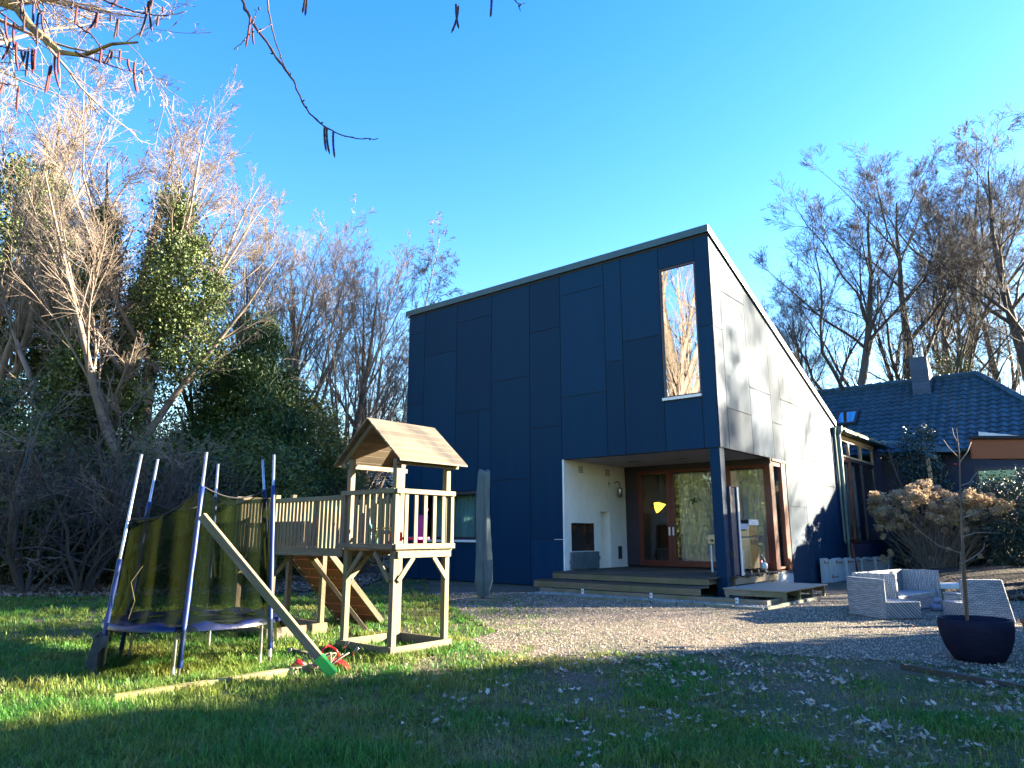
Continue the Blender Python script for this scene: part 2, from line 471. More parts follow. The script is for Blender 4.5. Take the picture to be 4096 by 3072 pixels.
def two_tone(name, a, b, c, s1, s2, s3, bump, bdist, rough=.95):
    m = bpy.data.materials.new(name); m.use_nodes = True
    t = m.node_tree; p = t.nodes['Principled BSDF']; p.inputs['Roughness'].default_value = rough
    p.inputs['Specular IOR Level'].default_value = .25
    tc = t.nodes.new('ShaderNodeTexCoord')
    def noise(s, lo, hi, d=6):
        n = t.nodes.new('ShaderNodeTexNoise'); n.inputs['Scale'].default_value = s; n.inputs['Detail'].default_value = d; n.inputs['Roughness'].default_value = .65
        t.links.new(tc.outputs['Object'], n.inputs['Vector'])
        r = t.nodes.new('ShaderNodeMapRange'); r.inputs[1].default_value = lo; r.inputs[2].default_value = hi
        t.links.new(n.outputs['Fac'], r.inputs[0]); return r.outputs[0], n
    f1, _ = noise(s1, .4, .6); f2, _ = noise(s2, .42, .62); f3, n3 = noise(s3, .3, .7)
    x = t.nodes.new('ShaderNodeMix'); x.data_type = 'RGBA'; x.inputs[6].default_value = (*a, 1); x.inputs[7].default_value = (*b, 1); t.links.new(f2, x.inputs[0])
    y = t.nodes.new('ShaderNodeMix'); y.data_type = 'RGBA'; y.inputs[7].default_value = (*c, 1); t.links.new(f1, y.inputs[0]); t.links.new(x.outputs[2], y.inputs[6])
    v = t.nodes.new('ShaderNodeTexVoronoi'); v.inputs['Scale'].default_value = s3
    t.links.new(tc.outputs['Object'], v.inputs['Vector'])
    h = t.nodes.new('ShaderNodeHueSaturation')
    r = t.nodes.new('ShaderNodeMapRange'); r.inputs[1].default_value = 0; r.inputs[2].default_value = .8; r.inputs[3].default_value = 1.35; r.inputs[4].default_value = .45
    t.links.new(v.outputs['Distance'], r.inputs[0]); t.links.new(r.outputs[0], h.inputs['Value']); t.links.new(y.outputs[2], h.inputs['Color'])
    t.links.new(h.outputs[0], p.inputs['Base Color'])
    bp = t.nodes.new('ShaderNodeBump'); bp.inputs['Strength'].default_value = bump; bp.inputs['Distance'].default_value = bdist; bp.invert = True
    t.links.new(v.outputs['Distance'], bp.inputs['Height']); t.links.new(bp.outputs[0], p.inputs['Normal'])
    return m
M['soil'] = two_tone('lawn_soil', (.07, .085, .03), (.040, .095, .022), (.150, .115, .075), .9, 6, 45, .8, .02)
M['gravel'] = two_tone('fine_gravel', (.225, .178, .135), (.155, .120, .090), (.12, .115, .075), .7, 5, 60, 1.0, .012)
M['litter'] = two_tone('leaf_litter', (.050, .036, .030), (.085, .065, .055), (.025, .022, .02), 1.0, 8, 18, 1.0, .05)
# ---------------------------------------------------------------- vegetation generators (numpy)
def tubes_mesh(groups):
    """groups: list of (P (N,K,3), R (N,K), sides) -> verts, flat quads"""
    VV = []; FF = []; base = 0
    for P, R, m in groups:
        N, K, _ = P.shape
        T = np.empty_like(P)
        T[:, 1:-1] = P[:, 2:] - P[:, :-2]; T[:, 0] = P[:, 1] - P[:, 0]; T[:, -1] = P[:, -1] - P[:, -2]
        T /= np.linalg.norm(T, axis=2, keepdims=True) + 1e-9
        ax = P[:, -1] - P[:, 0]
        ref = np.where((np.abs(ax[:, 2]) < .8 * (np.linalg.norm(ax, axis=1) + 1e-9))[:, None], np.array([0, 0, 1.]), np.array([1., 0, 0]))
        A = np.cross(T, ref[:, None, :]); A /= np.linalg.norm(A, axis=2, keepdims=True) + 1e-9
        B = np.cross(A, T)
        ph = np.arange(m) * 2 * math.pi / m
        V = P[:, :, None, :] + R[:, :, None, None] * (np.cos(ph)[None, None, :, None] * A[:, :, None, :] + np.sin(ph)[None, None, :, None] * B[:, :, None, :])
        VV.append(V.reshape(-1, 3))
        n = np.arange(N)[:, None, None] * K * m; k = np.arange(K - 1)[None, :, None] * m; j = np.arange(m)[None, None, :]
        j2 = (j + 1) % m
        F = np.stack([n + k + j, n + k + j2, n + k + m + j2, n + k + m + j], -1).reshape(-1, 4) + base
        FF.append(F); base += N * K * m
    return np.concatenate(VV), np.concatenate(FF)

def grow(rng, pP, pR, n, t0, t1, ang, sd, L, K, wig, up, rf, taper=.25, lenpow=.6):
    """children of the parent polylines pP (N,K,3)"""
    N, KP, _ = pP.shape
    t = rng.uniform(t0, t1, (N, n)); t.sort(axis=1)
    x = t * (KP - 1); i = np.clip(x.astype(int), 0, KP - 2); f = (x - i)[..., None]
    idx = np.arange(N)[:, None]
    base = pP[idx, i] * (1 - f) + pP[idx, i + 1] * f
    rad = pR[idx, i] * (1 - f[..., 0]) + pR[idx, i + 1] * f[..., 0]
    T = pP[idx, i + 1] - pP[idx, i]
    T /= np.linalg.norm(T, axis=2, keepdims=True) + 1e-9
    rv = rng.normal(size=T.shape)
    perp = np.cross(T, rv); perp /= np.linalg.norm(perp, axis=2, keepdims=True) + 1e-9
    a = rng.normal(ang, sd, (N, n))[..., None]
    d = np.cos(a) * T + np.sin(a) * perp
    plen = np.linalg.norm(np.diff(pP, axis=1), axis=2).sum(1)[:, None]
    ln = L * plen * (1.0 - lenpow * t) * rng.uniform(.65, 1.25, (N, n))
    M_ = N * n
    d = d.reshape(M_, 3); p = base.reshape(M_, 3); ln = ln.reshape(M_)
    r0 = (rad * rf).reshape(M_)
    P = np.empty((M_, K, 3)); P[:, 0] = p
    for k in range(1, K):
        d = d + rng.normal(size=d.shape) * wig + np.array([0, 0, up])
        d /= np.linalg.norm(d, axis=1, keepdims=True) + 1e-9
        P[:, k] = P[:, k - 1] + d * (ln / (K - 1))[:, None]
    R = r0[:, None] * np.linspace(1, taper, K)[None, :]
    return P, R

def bare_tree_data(seed, H, r0, style, lean=(0, 0), scale_n=1.0):
    rng = np.random.default_rng(seed)
    K = 12
    st = dict(
        fan=dict(tw=.03, l1=(16, .14, .92, .50, .12, .70, .06, .06), l2=(9, .25, .98, .40, .10, .50, .06, .04), a3=.52, l3n=6, l4n=5, up=.02),
        spread=dict(tw=.05, l1=(13, .28, .92, .70, .15, .60, .11, .08), l2=(9, .25, .98, .55, .15, .46, .12, .05), a3=.55, l3n=8, l4n=6, up=.04),
        oak=dict(tw=.05, l1=(14, .24, .92, .68, .18, .62, .14, .08), l2=(9, .22, .98, .60, .18, .46, .15, .05), a3=.62, l3n=8, l4n=5, up=.03),
        birch=dict(tw=.03, l1=(26, .22, .97, .65, .15, .26, .12, .04), l2=(7, .15, .98, .6, .2, .5, .14, -.06), a3=.6, l3n=6, l4n=4, up=-.08),
        bush=dict(tw=.10, l1=(9, .05, .9, .9, .3, .8, .16, .02), l2=(9, .1, .98, .7, .25, .55, .16, .0), a3=.7, l3n=7, l4n=4, up=.0))[style]
    P = np.empty((1, K, 3)); P[0, 0] = 0
    d = nrm(np.array([lean[0], lean[1], 1.0]))
    for k in range(1, K):
        d = nrm(d + rng.normal(size=3) * st['tw'] + np.array([0, 0, .02]))
        P[0, k] = P[0, k - 1] + d * H * (1.0 if style != 'bush' else .6) / (K - 1)
    R = r0 * (np.linspace(1, .12, K) ** 1.15)[None, :]
    R[0, 0] *= 1.35
    g = [(P, R, 10)]; RR_ = 1
    n, t0, t1, a, sd, L, wg, up = st['l1']
    P1, R1 = grow(rng, P, R, n, t0, t1, a, sd, L, 9, wg, up, .46, .12)
    n, t0, t1, a, sd, L, wg, up = st['l2']
    P2, R2 = grow(rng, P1, R1, int(n * scale_n), t0, t1, a, sd, L, 7, wg, up, .45, .15)
    P3, R3 = grow(rng, P2, R2, int(st['l3n'] * scale_n), .22, .98, st['a3'], .2, .60, 5, .10, st['up'], .5, .3)
    P4, R4 = grow(rng, P3, R3, st['l4n'], .15, 1., st['a3'], .22, .60, 3, .12, st['up'], .6, .4)
    R3 = np.maximum(R3, .006); R4 = np.maximum(R4, .0042)
    P5, R5 = grow(rng, P4, R4, 1, .2, .9, .6, .2, .65, 2, .1, st['up'], .8, .7)
    allp = [P, P1, P2, P3, P4, P5]; f = H / max(a.reshape(-1, 3)[:, 2].max() for a in allp)
    for a in allp: a *= f
    return g, [(P1, R1, 6), (P2, R2, 4), (P3, R3, 3), (P4, R4, 3), (P5, np.maximum(R5, .0032), 3)]

def rows4(F):
    return F.ravel(), np.full(len(F), 4)

def leaf_cards(rng, C, D, size, width, name='leaf'):
    """one folded rhombus per leaf; C centres (N,3), D long axes (N,3)"""
    N = len(C)
    D = D / (np.linalg.norm(D, axis=1, keepdims=True) + 1e-9)
    s = rng.normal(size=(N, 3)); s = np.cross(D, s); s /= np.linalg.norm(s, axis=1, keepdims=True) + 1e-9
    nn = np.cross(D, s)
    L = (size * rng.uniform(.6, 1.3, N))[:, None]; Wd = L * width
    V = np.stack([C - D * L * .5, C + s * Wd * .5 + nn * Wd * .15, C + D * L * .5, C - s * Wd * .5 + nn * Wd * .15], 1).reshape(-1, 3)
    b = np.arange(N)[:, None] * 4
    F = np.concatenate([b + np.array([0, 1, 2]), b + np.array([0, 2, 3])], 1).reshape(-1, 3)
    return V, F

def leaf_mesh(name, parts):
    VV = []; FF = []; b = 0
    for V, F in parts:
        VV.append(V); FF.append(F + b); b += len(V)
    V = np.concatenate(VV); F = np.concatenate(FF)
    return mesh_np(name, V, F.ravel(), np.full(len(F), 3))

def clumps(rng, centres, per, spread, size, width, droop=0., flat=1.):
    n = len(centres)
    C = np.repeat(centres, per, axis=0) + rng.normal(size=(n * per, 3)) * spread * np.array([1, 1, flat])
    D = rng.normal(size=(n * per, 3)); D[:, 2] = D[:, 2] * (.6 if droop else 1) - droop
    return leaf_cards(rng, C, D, size, width)

def crown_points(rng, n, rx, ry, z0, z1, prof, hollow=.55):
    """points in a body of revolution with profile prof(t)"""
    t = rng.uniform(0, 1, n * 3)
    r = prof(t)
    keep = rng.uniform(0, 1, n * 3) < (r / r.max())
    t = t[keep][:n]; r = r[keep][:n]
    a = rng.uniform(0, 2 * math.pi, len(t))
    q = rng.uniform(hollow, 1.0, len(t)) ** .6
    lump = 1 + .22 * np.sin(3 * a + 7 * t) + .15 * np.sin(5 * a - 11 * t + 1)
    return np.stack([np.cos(a) * r * q * rx * lump, np.sin(a) * r * q * ry * lump, z0 + (z1 - z0) * t], 1)

def stem_thing(name, label, cat, loc, H, r, barkm, group=None):
    return thing(name, label, cat, loc, 0, group)

TREE_LIB = {}
IVY = {}
def bare_tree(key, loc, label, cat='tree', group=None, H=18, r0=.3, style='fan', seed=1, lean=(0, 0), rz=0, sc=1.0, bark='bark', twig='twig', sn=1.0, name='bare_tree'):
    if key not in TREE_LIB:
        g, br = bare_tree_data(seed, H, r0, style, lean, sn)
        V, F = tubes_mesh(g); a = mesh_np('trunk', V, *rows4(F), smooth=True)
        V, F = tubes_mesh(br); b = mesh_np('crown', V, *rows4(F), smooth=True)
        TREE_LIB[key] = (a, b, g[0], br)
    a, b, g0, br = TREE_LIB[key]
    t = thing(name, label, cat, loc, rz, group)
    t.scale = (sc, sc, sc)
    for nm, me, mt in (('trunk', a, M[bark]), ('crown', b, M[twig])):
        me2 = me
        if len(me.materials) == 0: me.materials.append(mt)
        elif me.materials[0] != mt:
            me2 = me.copy(); me2.materials.clear(); me2.materials.append(mt)
        o = bpy.data.objects.new(nm, me2); COL.objects.link(o); o.parent = t
        WM[o.name] = WM[t.name]
    IV = IVY.get(key)
    if IV is not None:
        o = bpy.data.objects.new('ivy', IV); COL.objects.link(o); o.parent = t; WM[o.name] = WM[t.name]
    return t

def child_leaves(name, parent, V, F, m):
    me = mesh_np(name, V, F.ravel(), np.full(len(F), 3))
    me.materials.append(m)
    o = bpy.data.objects.new(name, me); COL.objects.link(o); o.parent = parent
    WM[o.name] = WM[parent.name]
    return o

def ivy_on(t, key, seed, z0, z1, rad, nclump=220, per=70, lobes=(), mat_='ivy'):
    """ivy leaves round the trunk of tree t (local coordinates); lobes: (x, y, z, r) extra masses"""
    rng = np.random.default_rng(seed)
    P = TREE_LIB[key][2][0][0]
    z = rng.uniform(z0, z1, nclump)
    x = np.interp(z, P[:, 2], P[:, 0]); y = np.interp(z, P[:, 2], P[:, 1])
    tt = (z - z0) / (z1 - z0)
    rr = rad * (1.15 - .75 * tt) * rng.uniform(.5, 1.25, nclump)
    a = rng.uniform(0, 6.283, nclump)
    C = np.stack([x + np.cos(a) * rr, y + np.sin(a) * rr, z], 1)
    parts = [clumps(rng, C, per, rad * .28, .085, .8)]
    for (lx, ly, lz, lr, ln) in lobes:
        q = rng.normal(size=(ln, 3)); q /= np.linalg.norm(q, axis=1, keepdims=True); q *= rng.uniform(.4, 1, (ln, 1)) * lr
        q[:, 2] *= 1.25
        parts.append(clumps(rng, q + np.array([lx, ly, lz]), per, lr * .16, .085, .8))
    VV = np.concatenate([p[0] for p in parts]); b = 0; FF = []
    for p in parts: FF.append(p[1] + b); b += len(p[0])
    o = child_leaves('ivy', t, VV, np.concatenate(FF), M[mat_])
    IVY[key] = o.data
    return o

def evergreen(name, label, loc, H, rx, ry, prof, matk, nclump, per, size, width, spread, seed, droop=0., group=None, cat='shrub', trunk=True, z0=.05, flat=1., hollow=.5, stems=3, partname='foliage', core=False):
    rng = np.random.default_rng(seed)
    t = thing(name, label, cat, loc, 0, group)
    C = crown_points(rng, nclump, rx, ry, H * z0, H, prof, hollow)
    V, F = clumps(rng, C, per, spread, size, width, droop, flat)
    child_leaves(partname, t, V, F, M[matk])
    # stems and limbs inside
    K = 6
    P = np.empty((stems, K, 3)); P[:, 0] = rng.normal(size=(stems, 3)) * .08 * rx; P[:, 0, 2] = 0
    d = rng.normal(size=(stems, 3)) * .22; d[:, 2] = 1
    for k in range(1, K):
        dd = d + rng.normal(size=d.shape) * .12
        P[:, k] = P[:, k - 1] + dd * H * .85 / (K - 1)
    R = (.02 * H * np.linspace(1, .2, K))[None, :].repeat(stems, 0)
    P1, R1 = grow(rng, P, R, 14, .1, .95, 1.1, .25, .35, 4, .1, .02, .4, .3)
    V, F = tubes_mesh([(P, R, 7), (P1, R1, 4)])
    me = mesh_np('stem', V, *rows4(F), smooth=True); me.materials.append(M['barkdark'])
    o = bpy.data.objects.new('trunk', me); COL.objects.link(o); o.parent = t; WM[o.name] = WM[t.name]
    return t

def inside(poly, x, y):
    poly = np.asarray(poly); c = np.zeros(len(x), bool); j = len(poly) - 1
    for i in range(len(poly)):
        xi, yi = poly[i]; xj, yj = poly[j]
        with np.errstate(divide='ignore', invalid='ignore'):
            h = ((yi > y) != (yj > y)) & (x < (xj - xi) * (y - yi) / (yj - yi + 1e-12) + xi)
        c ^= h; j = i
    return c

def vnoise(x, y, s, seed=0):
    """smooth value noise"""
    rng = np.random.default_rng(seed); G = rng.uniform(0, 1, (128, 128))
    u = x * s + 57.3; v = y * s + 31.7
    i = np.floor(u).astype(int); j = np.floor(v).astype(int); fu = u - i; fv = v - j
    fu = fu * fu * (3 - 2 * fu); fv = fv * fv * (3 - 2 * fv)
    g = lambda a, b: G[a % 128, b % 128]
    return (g(i, j) * (1 - fu) + g(i + 1, j) * fu) * (1 - fv) + (g(i, j + 1) * (1 - fu) + g(i + 1, j + 1) * fu) * fv
def planeV(px, py, v):              # where a photo ray meets the plane v = const of the house frame
    d = ray(px, py); p0 = K0 + BX * v
    q = EYE + d * (((p0 - EYE) @ BX) / (d @ BX))
    return q
def planeU(px, py, u):
    d = ray(px, py); p0 = K0 + AX * u
    return EYE + d * (((p0 - EYE) @ AX) / (d @ AX))

# ---------------------------------------------------------------- ground
def sheet(name, poly, z, m, cut=None):
    mb = MB(); n = len(poly)
    mb.add([(x, y, z) for x, y in poly], [tuple(range(n))])
    o = mb.build(name, m); o['kind'] = 'structure'
    return o
sheet('ground', [(-160, -60), (160, -60), (160, 260), (-160, 260)], 0.0, M['soil'])
GRAVEL = [(-.35, 7.9), (.25, 7.35), (.9, 7.75), (1.5, 7.55), (2.2, 7.85), (2.9, 7.5), (3.76, 7.24), (4.47, 6.59), (6.5, 5.2), (12, 4.0),
          (14, 9), (13, 15.5), (10.8, 22.0), (4.2, 14.4), (-2.2, 19.6), (-1.9, 16.5), (-1.35, 14.0), (-1.0, 12.2), (-.55, 10.6), (-.2, 9.3), (-.5, 8.6)]
rg = random.Random(3)
gp = []
for i in range(len(GRAVEL)):
    a = GRAVEL[i]; b = GRAVEL[(i + 1) % len(GRAVEL)]
    n = max(1, int(math.dist(a, b) / .12)) if i not in (7, 8, 9, 10, 11, 12, 13) else 1
    for k in range(n):
        t = k / n; j = .10 if n > 1 else 0
        gp.append((a[0] + (b[0] - a[0]) * t + rg.uniform(-j, j), a[1] + (b[1] - a[1]) * t + rg.uniform(-j, j)))
sheet('gravel_yard', gp, .004, M['gravel'])
sheet('planting_bed', [(-45, 13.6), (-20, 13.4), (-12, 13.9), (-7, 14.3), (-4.6, 15.2), (-3.4, 17.0), (-3.6, 22), (-6, 60), (-45, 60)], .008, M['litter'])
BANK = [(7.4, 13.9), (8.7, 13.5), (10.6, 13.6), (12.5, 12.8), (16, 15), (15, 24), (10.5, 20.5), (8.6, 16.9)]
mb = MB()                                           # low earth bank behind the seats
nb = len(BANK); cx = sum(p[0] for p in BANK) / nb; cy = sum(p[1] for p in BANK) / nb
V = [(x, y, .006) for x, y in BANK] + [((x * .6 + cx * .4), (y * .6 + cy * .4), .34) for x, y in BANK] + [(cx, cy, .5)]
mb.add(V, [(i, (i + 1) % nb, nb + (i + 1) % nb, nb + i) for i in range(nb)] + [(nb + i, nb + (i + 1) % nb, 2 * nb) for i in range(nb)])
o = mb.build('planted_bank', M['litter'], smooth=True); o['kind'] = 'structure'

# ---------------------------------------------------------------- the modern house
HRZ = math.atan2(-AX[1], -AX[0])
house = thing('modern_house', 'tall modern house clad in dark blue facade boards with a sloping roof and corner porch', 'house', tuple(K0), HRZ)
UL = [9.44, 8.75, 7.46, 6.17, 4.88, 3.92, 2.64, 2.17, 1.19, .32, 0.0]
ZJ = [[6.97, 4.85, 2.5], [6.19, 3.45], [6.96, 4.40], [5.09, 2.53], [6.19, 3.74, 1.08], [6.97, 4.41], [5.08], [5.49], [], [5.49]]
g = .008
mb = MB(); bk = MB()
for i in range(10):
    u1, u0 = UL[i], UL[i + 1]
    bot = .02 if u0 >= 3.92 else 2.92
    js = [7.56] + ZJ[i] + [bot]
    rects = []
    for k in range(len(js) - 1):
        rects.append((u0, u1, js[k + 1], js[k]))
    if i == 8: rects = [(u0, u1, 7.0, 7.56), (u0, u1, 2.92, 4.0)]
    if i in (1, 2):
        out = []
        for (a, b, c, d) in rects:
            if c < 2.3:
                wl, wr = (b, a) if i == 1 else (b, 6.62)
                out.append((a, b, 2.30, d)); out.append((a, b, c, 1.0))
                if i == 2: out[-2] = (6.62, b, 2.30, d); out[-1] = (6.62, b, c, 1.0); out.append((a, 6.62, c, d))
            else: out.append((a, b, c, d))
        rects = out
    for (a, b, c, d) in rects:
        mb.fbox(HW, a + g, b - g, -.012, .0, c + g, d - g)
        bk.fbox(HW, a, b, .004, .12, c, d)
mb.build('front_cladding', M['panel'], house)
VL = [0.0, .46, 1.755, 3.045, 3.70, 5.01, 6.36, 8.08]
ZB = [[5.475], [6.37, 3.79], [4.44], [3.79], [4.44, 1.85], [3.085], [2.485]]
ROOFZ = lambda v: 7.56 - .399 * v
mb = MB()
def bside(m_, v0, v1, z0, z1, u0, u1):            # z1 None: up to the roof slope
    za, zb = (ROOFZ(v0), ROOFZ(v1)) if z1 is None else (z1, z1)
    m_.hexa([HW(u1, v0, z0), HW(u0, v0, z0), HW(u0, v1, z0), HW(u1, v1, z0), HW(u1, v0, za), HW(u0, v0, za), HW(u0, v1, zb), HW(u1, v1, zb)])
for i in range(7):
    v0, v1 = VL[i], VL[i + 1]
    bot = 2.92 if v1 <= 3.7 else .02
    js = [None] + ZB[i] + [bot]
    for k in range(len(js) - 1):
        top = js[k]; lo = js[k + 1]
        bside(mb, v0 + g, v1 - g, lo + g, None if top is None else top - g, -.012, .0)
    bside(bk, v0, v1, bot, None, .004, .10)
mb.build('side_cladding', M['panel'], house)
# left end and back of the building
bk.fbox(HW, 9.30, 9.43, .12, 8.0, .02, 7.3 - .4 * 7.9)
bk.add([HW(9.43, .12, 4.1), HW(9.43, 8, 4.1), HW(9.43, .12, 7.45)], [(0, 1, 2)])
bk.fbox(HW, .2, 9.3, 7.9, 8.0, .02, 4.2)
bk.build('wall_core', M['black'], house)
# roof slab with metal edge
mb = MB()
def rz(v): return 7.70 - .399 * v
for (u0, u1, v0, v1, t) in ((-.05, 9.55, -.06, 8.2, .06),):
    mb.hexa([HW(u1, v0, rz(v0) - t), HW(u0, v0, rz(v0) - t), HW(u0, v1, rz(v1) - t), HW(u1, v1, rz(v1) - t),
             HW(u1, v0, rz(v0)), HW(u0, v0, rz(v0)), HW(u0, v1, rz(v1)), HW(u1, v1, rz(v1))])
roof = mb.build('roof', M['fascia'], house)
mb = MB()
mb.fbox(HW, -.055, 9.555, -.075, -.05, 7.555, 7.715)
mb.hexa([HW(-.035, -.05, 7.54), HW(-.06, -.05, 7.54), HW(-.06, 8.15, 7.54 - .399 * 8.2), HW(-.035, 8.15, 7.54 - .399 * 8.2),
         HW(-.035, -.05, 7.71), HW(-.06, -.05, 7.71), HW(-.06, 8.15, 7.71 - .399 * 8.2), HW(-.035, 8.15, 7.71 - .399 * 8.2)])
for k in range(8):
    u = .9 + k * 1.15
    mb.lathe(HW(u, -.085, 7.57), [(.012, -.006), (.012, .006)], 8)
mb.build('roof_edge', M['fascia'], roof)
mb = MB(); mb.fbox(HW, -.03, 9.5, -.02, -.003, 7.50, 7.56)
mb.hexa([HW(-.004, .0, 7.505), HW(-.022, .0, 7.505), HW(-.022, 8.1, 7.505 - .399 * 8.1), HW(-.004, 8.1, 7.505 - .399 * 8.1), HW(-.004, 0, 7.56), HW(-.022, 0, 7.56), HW(-.022, 8.1, 7.56 - .399 * 8.1), HW(-.004, 8.1, 7.56 - .399 * 8.1)])
mb.build('shadow_gap', M['black'], roof)

def window(u0, u1, z0, z1, gl, fr, parent, sill=True, v=.03, fw=.05, mull=()):
    m = MB()
    m.fbox(HW, u0, u1, v - .03, v + .05, z0, z0 + fw); m.fbox(HW, u0, u1, v - .03, v + .05, z1 - fw, z1)
    m.fbox(HW, u0, u0 + fw, v - .03, v + .05, z0 + fw, z1 - fw); m.fbox(HW, u1 - fw, u1, v - .03, v + .05, z0 + fw, z1 - fw)
    for c in mull: m.fbox(HW, c - .05, c + .05, v - .03, v + .05, z0 + fw, z1 - fw)
    f = m.build('window', fr, parent)
    p = MB(); p.fbox(HW, u0 + fw, u1 - fw, v + .004, v + .012, z0 + fw, z1 - fw); p.build('pane', gl, f)
    if sill:
        q = MB(); q.fbox(HW, u0 - .01, u1 + .02, -.07, .02, z0 - .062, z0 - .004); q.build('sill', M['sill'], f)
    return f
window(.325, 1.185, 4.065, 6.995, M['mirror'], M['darkframe'], house, fw=.035)
wf = window(6.63, 8.74, 1.06, 2.295, M['glass'], M['darkframe'], house, mull=(7.58,), fw=.07)
def drape(name, m_, parent, f, s0, s1, z0, z1, amp=.04, n=60, fr=9, gather=0):
    V = []; F = []
    for i in range(n + 1):
        t = i / n; s = s0 + (s1 - s0) * t
        d = amp * math.sin(t * fr * 6.283 + 1.3 * math.sin(t * 9)) + amp * .4 * math.sin(t * fr * 15)
        for k in range(5):
            zt = k / 4
            V.append(f(s + gather * (1 - zt) * (t - .5), d * (1 - .3 * zt), z0 + (z1 - z0) * zt))
    for i in range(n):
        for k in range(4):
            a = i * 5 + k; F.append((a, a + 5, a + 6, a + 1))
    mb = MB(); mb.add(V, F)
    return mb.build(name, m_, parent, smooth=True)
drape('curtain', M['tealcurtain'], house, lambda s, d, z: HW(s, .32 + d, z), 6.7, 8.65, 1.1, 2.28, .03, 90, 14)
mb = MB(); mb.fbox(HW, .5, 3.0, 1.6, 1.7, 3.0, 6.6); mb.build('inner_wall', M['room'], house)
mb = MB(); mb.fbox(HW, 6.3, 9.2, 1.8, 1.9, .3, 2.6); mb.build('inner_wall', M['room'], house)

# porch: white wall with fire recess, ceiling, corner post
PW = 3.885
mb = MB()
mb.fbox(HW, PW + .22, PW + .30, 0.0, 2.9, .30, 2.96)
U0, U1 = PW, PW + .22
for v0, v1, z0, z1 in ((0, .27, .36, 2.93), (.27, 1.25, 1.46, 2.93), (1.25, 1.53, .36, 2.93), (1.53, 1.96, 1.75, 2.93), (1.96, 2.80, .36, 2.93), (.27, 1.25, .36, .80)):
    mb.fbox(HW, U0, U1, v0, v1, z0, z1)
mb.build('porch_wall', M['plaster'], house)
mb = MB(); mb.fbox(HW, PW + .205, PW + .218, .275, 1.245, .805, 1.455); mb.fbox(HW, PW + .012, PW + .2, .275, .285, .805, 1.455); mb.fbox(HW, PW + .012, PW + .2, 1.235, 1.245, .805, 1.455)
mb.build('fire_recess', mat('sooty_brick', (.02, .015, .015), .9, col2=(.16, .05, .02), scale=3, lo=.5, hi=.75), house)
mb = MB(); mb.fbox(HW, PW - .07, PW - .012, .20, 1.34, .40, .79); mb.fbox(HW, PW - .085, PW - .005, .18, .20, .52, .60); mb.fbox(HW, PW - .085, PW - .005, 1.34, 1.36, .60, .68)
mb.build('fire_screen', mat('zinc_tray', (.10, .14, .16), .6, metal=.2, col2=(.07, .10, .12), scale=3, bump=.2), house, .004)
mb = MB(); mb.fbox(HW, PW - .006, PW - .001, 2.32, 2.50, .58, .90); mb.build('vent_plate', M['iron'], house)
for v in (.71, 1.91):
    mb = MB()
    for i in range(4):
        for k in range(2):
            mb.fbox(HW, PW - .004, PW - .001, v - .09 + k * .10, v - .01 + k * .10, 2.66 + i * .042, 2.685 + i * .042)
    mb.build('wall_vent', M['iron'], house)
# wall lamp: bracket and steel can
mb = MB(); mb.tube([HW(PW - .01, 2.2, 2.50), HW(PW - .12, 2.2, 2.52), HW(PW - .18, 2.2, 2.47), HW(PW - .18, 2.2, 2.36)], .012, 8)
lampb = mb.build('wall_lamp', M['iron'], house)
mb = MB(); mb.lathe(HW(PW - .18, 2.2, 2.12), [(.03, 0), (.055, .01), (.05, .08), (.06, .10), (.06, .20), (.055, .23), (.02, .25)], 20)
mb.build('lamp_can', M['steel'], lampb, smooth=True)
mb = MB(); mb.add([HW(PW - .003, 1.93, 2.45), HW(PW - .003, 1.96, 2.45), HW(PW - .003, 1.96, 2.36), HW(PW - .003, 1.98, 2.36), HW(PW - .003, 1.98, 2.45), HW(PW - .003, 2.02, 2.45), HW(PW - .003, 2.02, 2.475), HW(PW - .003, 1.98, 2.475), HW(PW - .003, 1.98, 2.52), HW(PW - .003, 1.96, 2.52), HW(PW - .003, 1.96, 2.475), HW(PW - .003, 1.93, 2.475)], [tuple(range(12))]); mb.build('old_lamp_bracket', M['iron'], house)
mb = MB(); mb.fbox(HW, .0, PW + .2, .01, 3.7, 2.925, 2.99); mb.build('porch_ceiling', M['ceiling'], house)
for (px, py) in ((1371, 998), (1474, 991)):
    q = EYE + ray(px, py) * ((2.92 - 1.2) / ray(px, py)[2])
    mb = MB(); e = [q + AX * a + BX * b for a, b in ((-.12, -.12), (.12, -.12), (.12, .12), (-.12, .12))]
    mb.hexa([e[0] - [0, 0, .012], e[3] - [0, 0, .012], e[2] - [0, 0, .012], e[1] - [0, 0, .012], e[0], e[3], e[2], e[1]])
    mb.build('ceiling_light', mat('lamp_glass', (.22, .22, .2), .3, col2=(.15, .15, .15), scale=5), house)
mb = MB(); mb.fbox(HW, .02, .24, .02, .24, 0, 2.92); mb.build('corner_post', M['fascia'] if False else M['panel'], house, .004)
# sliding glass wall
GV = 2.80
mb = MB()
mb.fbox(HW, .0, PW, GV - .06, GV + .06, 2.79, 2.925)
mb.fbox(HW, 3.50, PW, GV - .04, GV + .06, .42, 2.79)
mb.build('glazing_frame', M['darkframe'], house, .004)
def leaf(u0, u1, st, name='sliding_door'):
    m = MB()
    m.fbox(HW, u0, u1, GV - .05, GV + .03, .42, .56); m.fbox(HW, u0, u1, GV - .05, GV + .03, 2.72, 2.79)
    m.fbox(HW, u0, u0 + st, GV - .05, GV + .03, .56, 2.72); m.fbox(HW, u1 - st, u1, GV - .05, GV + .03, .56, 2.72)
    f = m.build(name, M['redwood'], house, .003)
    p = MB(); p.fbox(HW, u0 + st, u1 - st, GV - .012, GV - .004, .56, 2.72); p.build('pane', M['glass'], f)
    return f
l1 = leaf(2.59, 3.50, .10)
l2 = leaf(1.10, 2.585, .10)
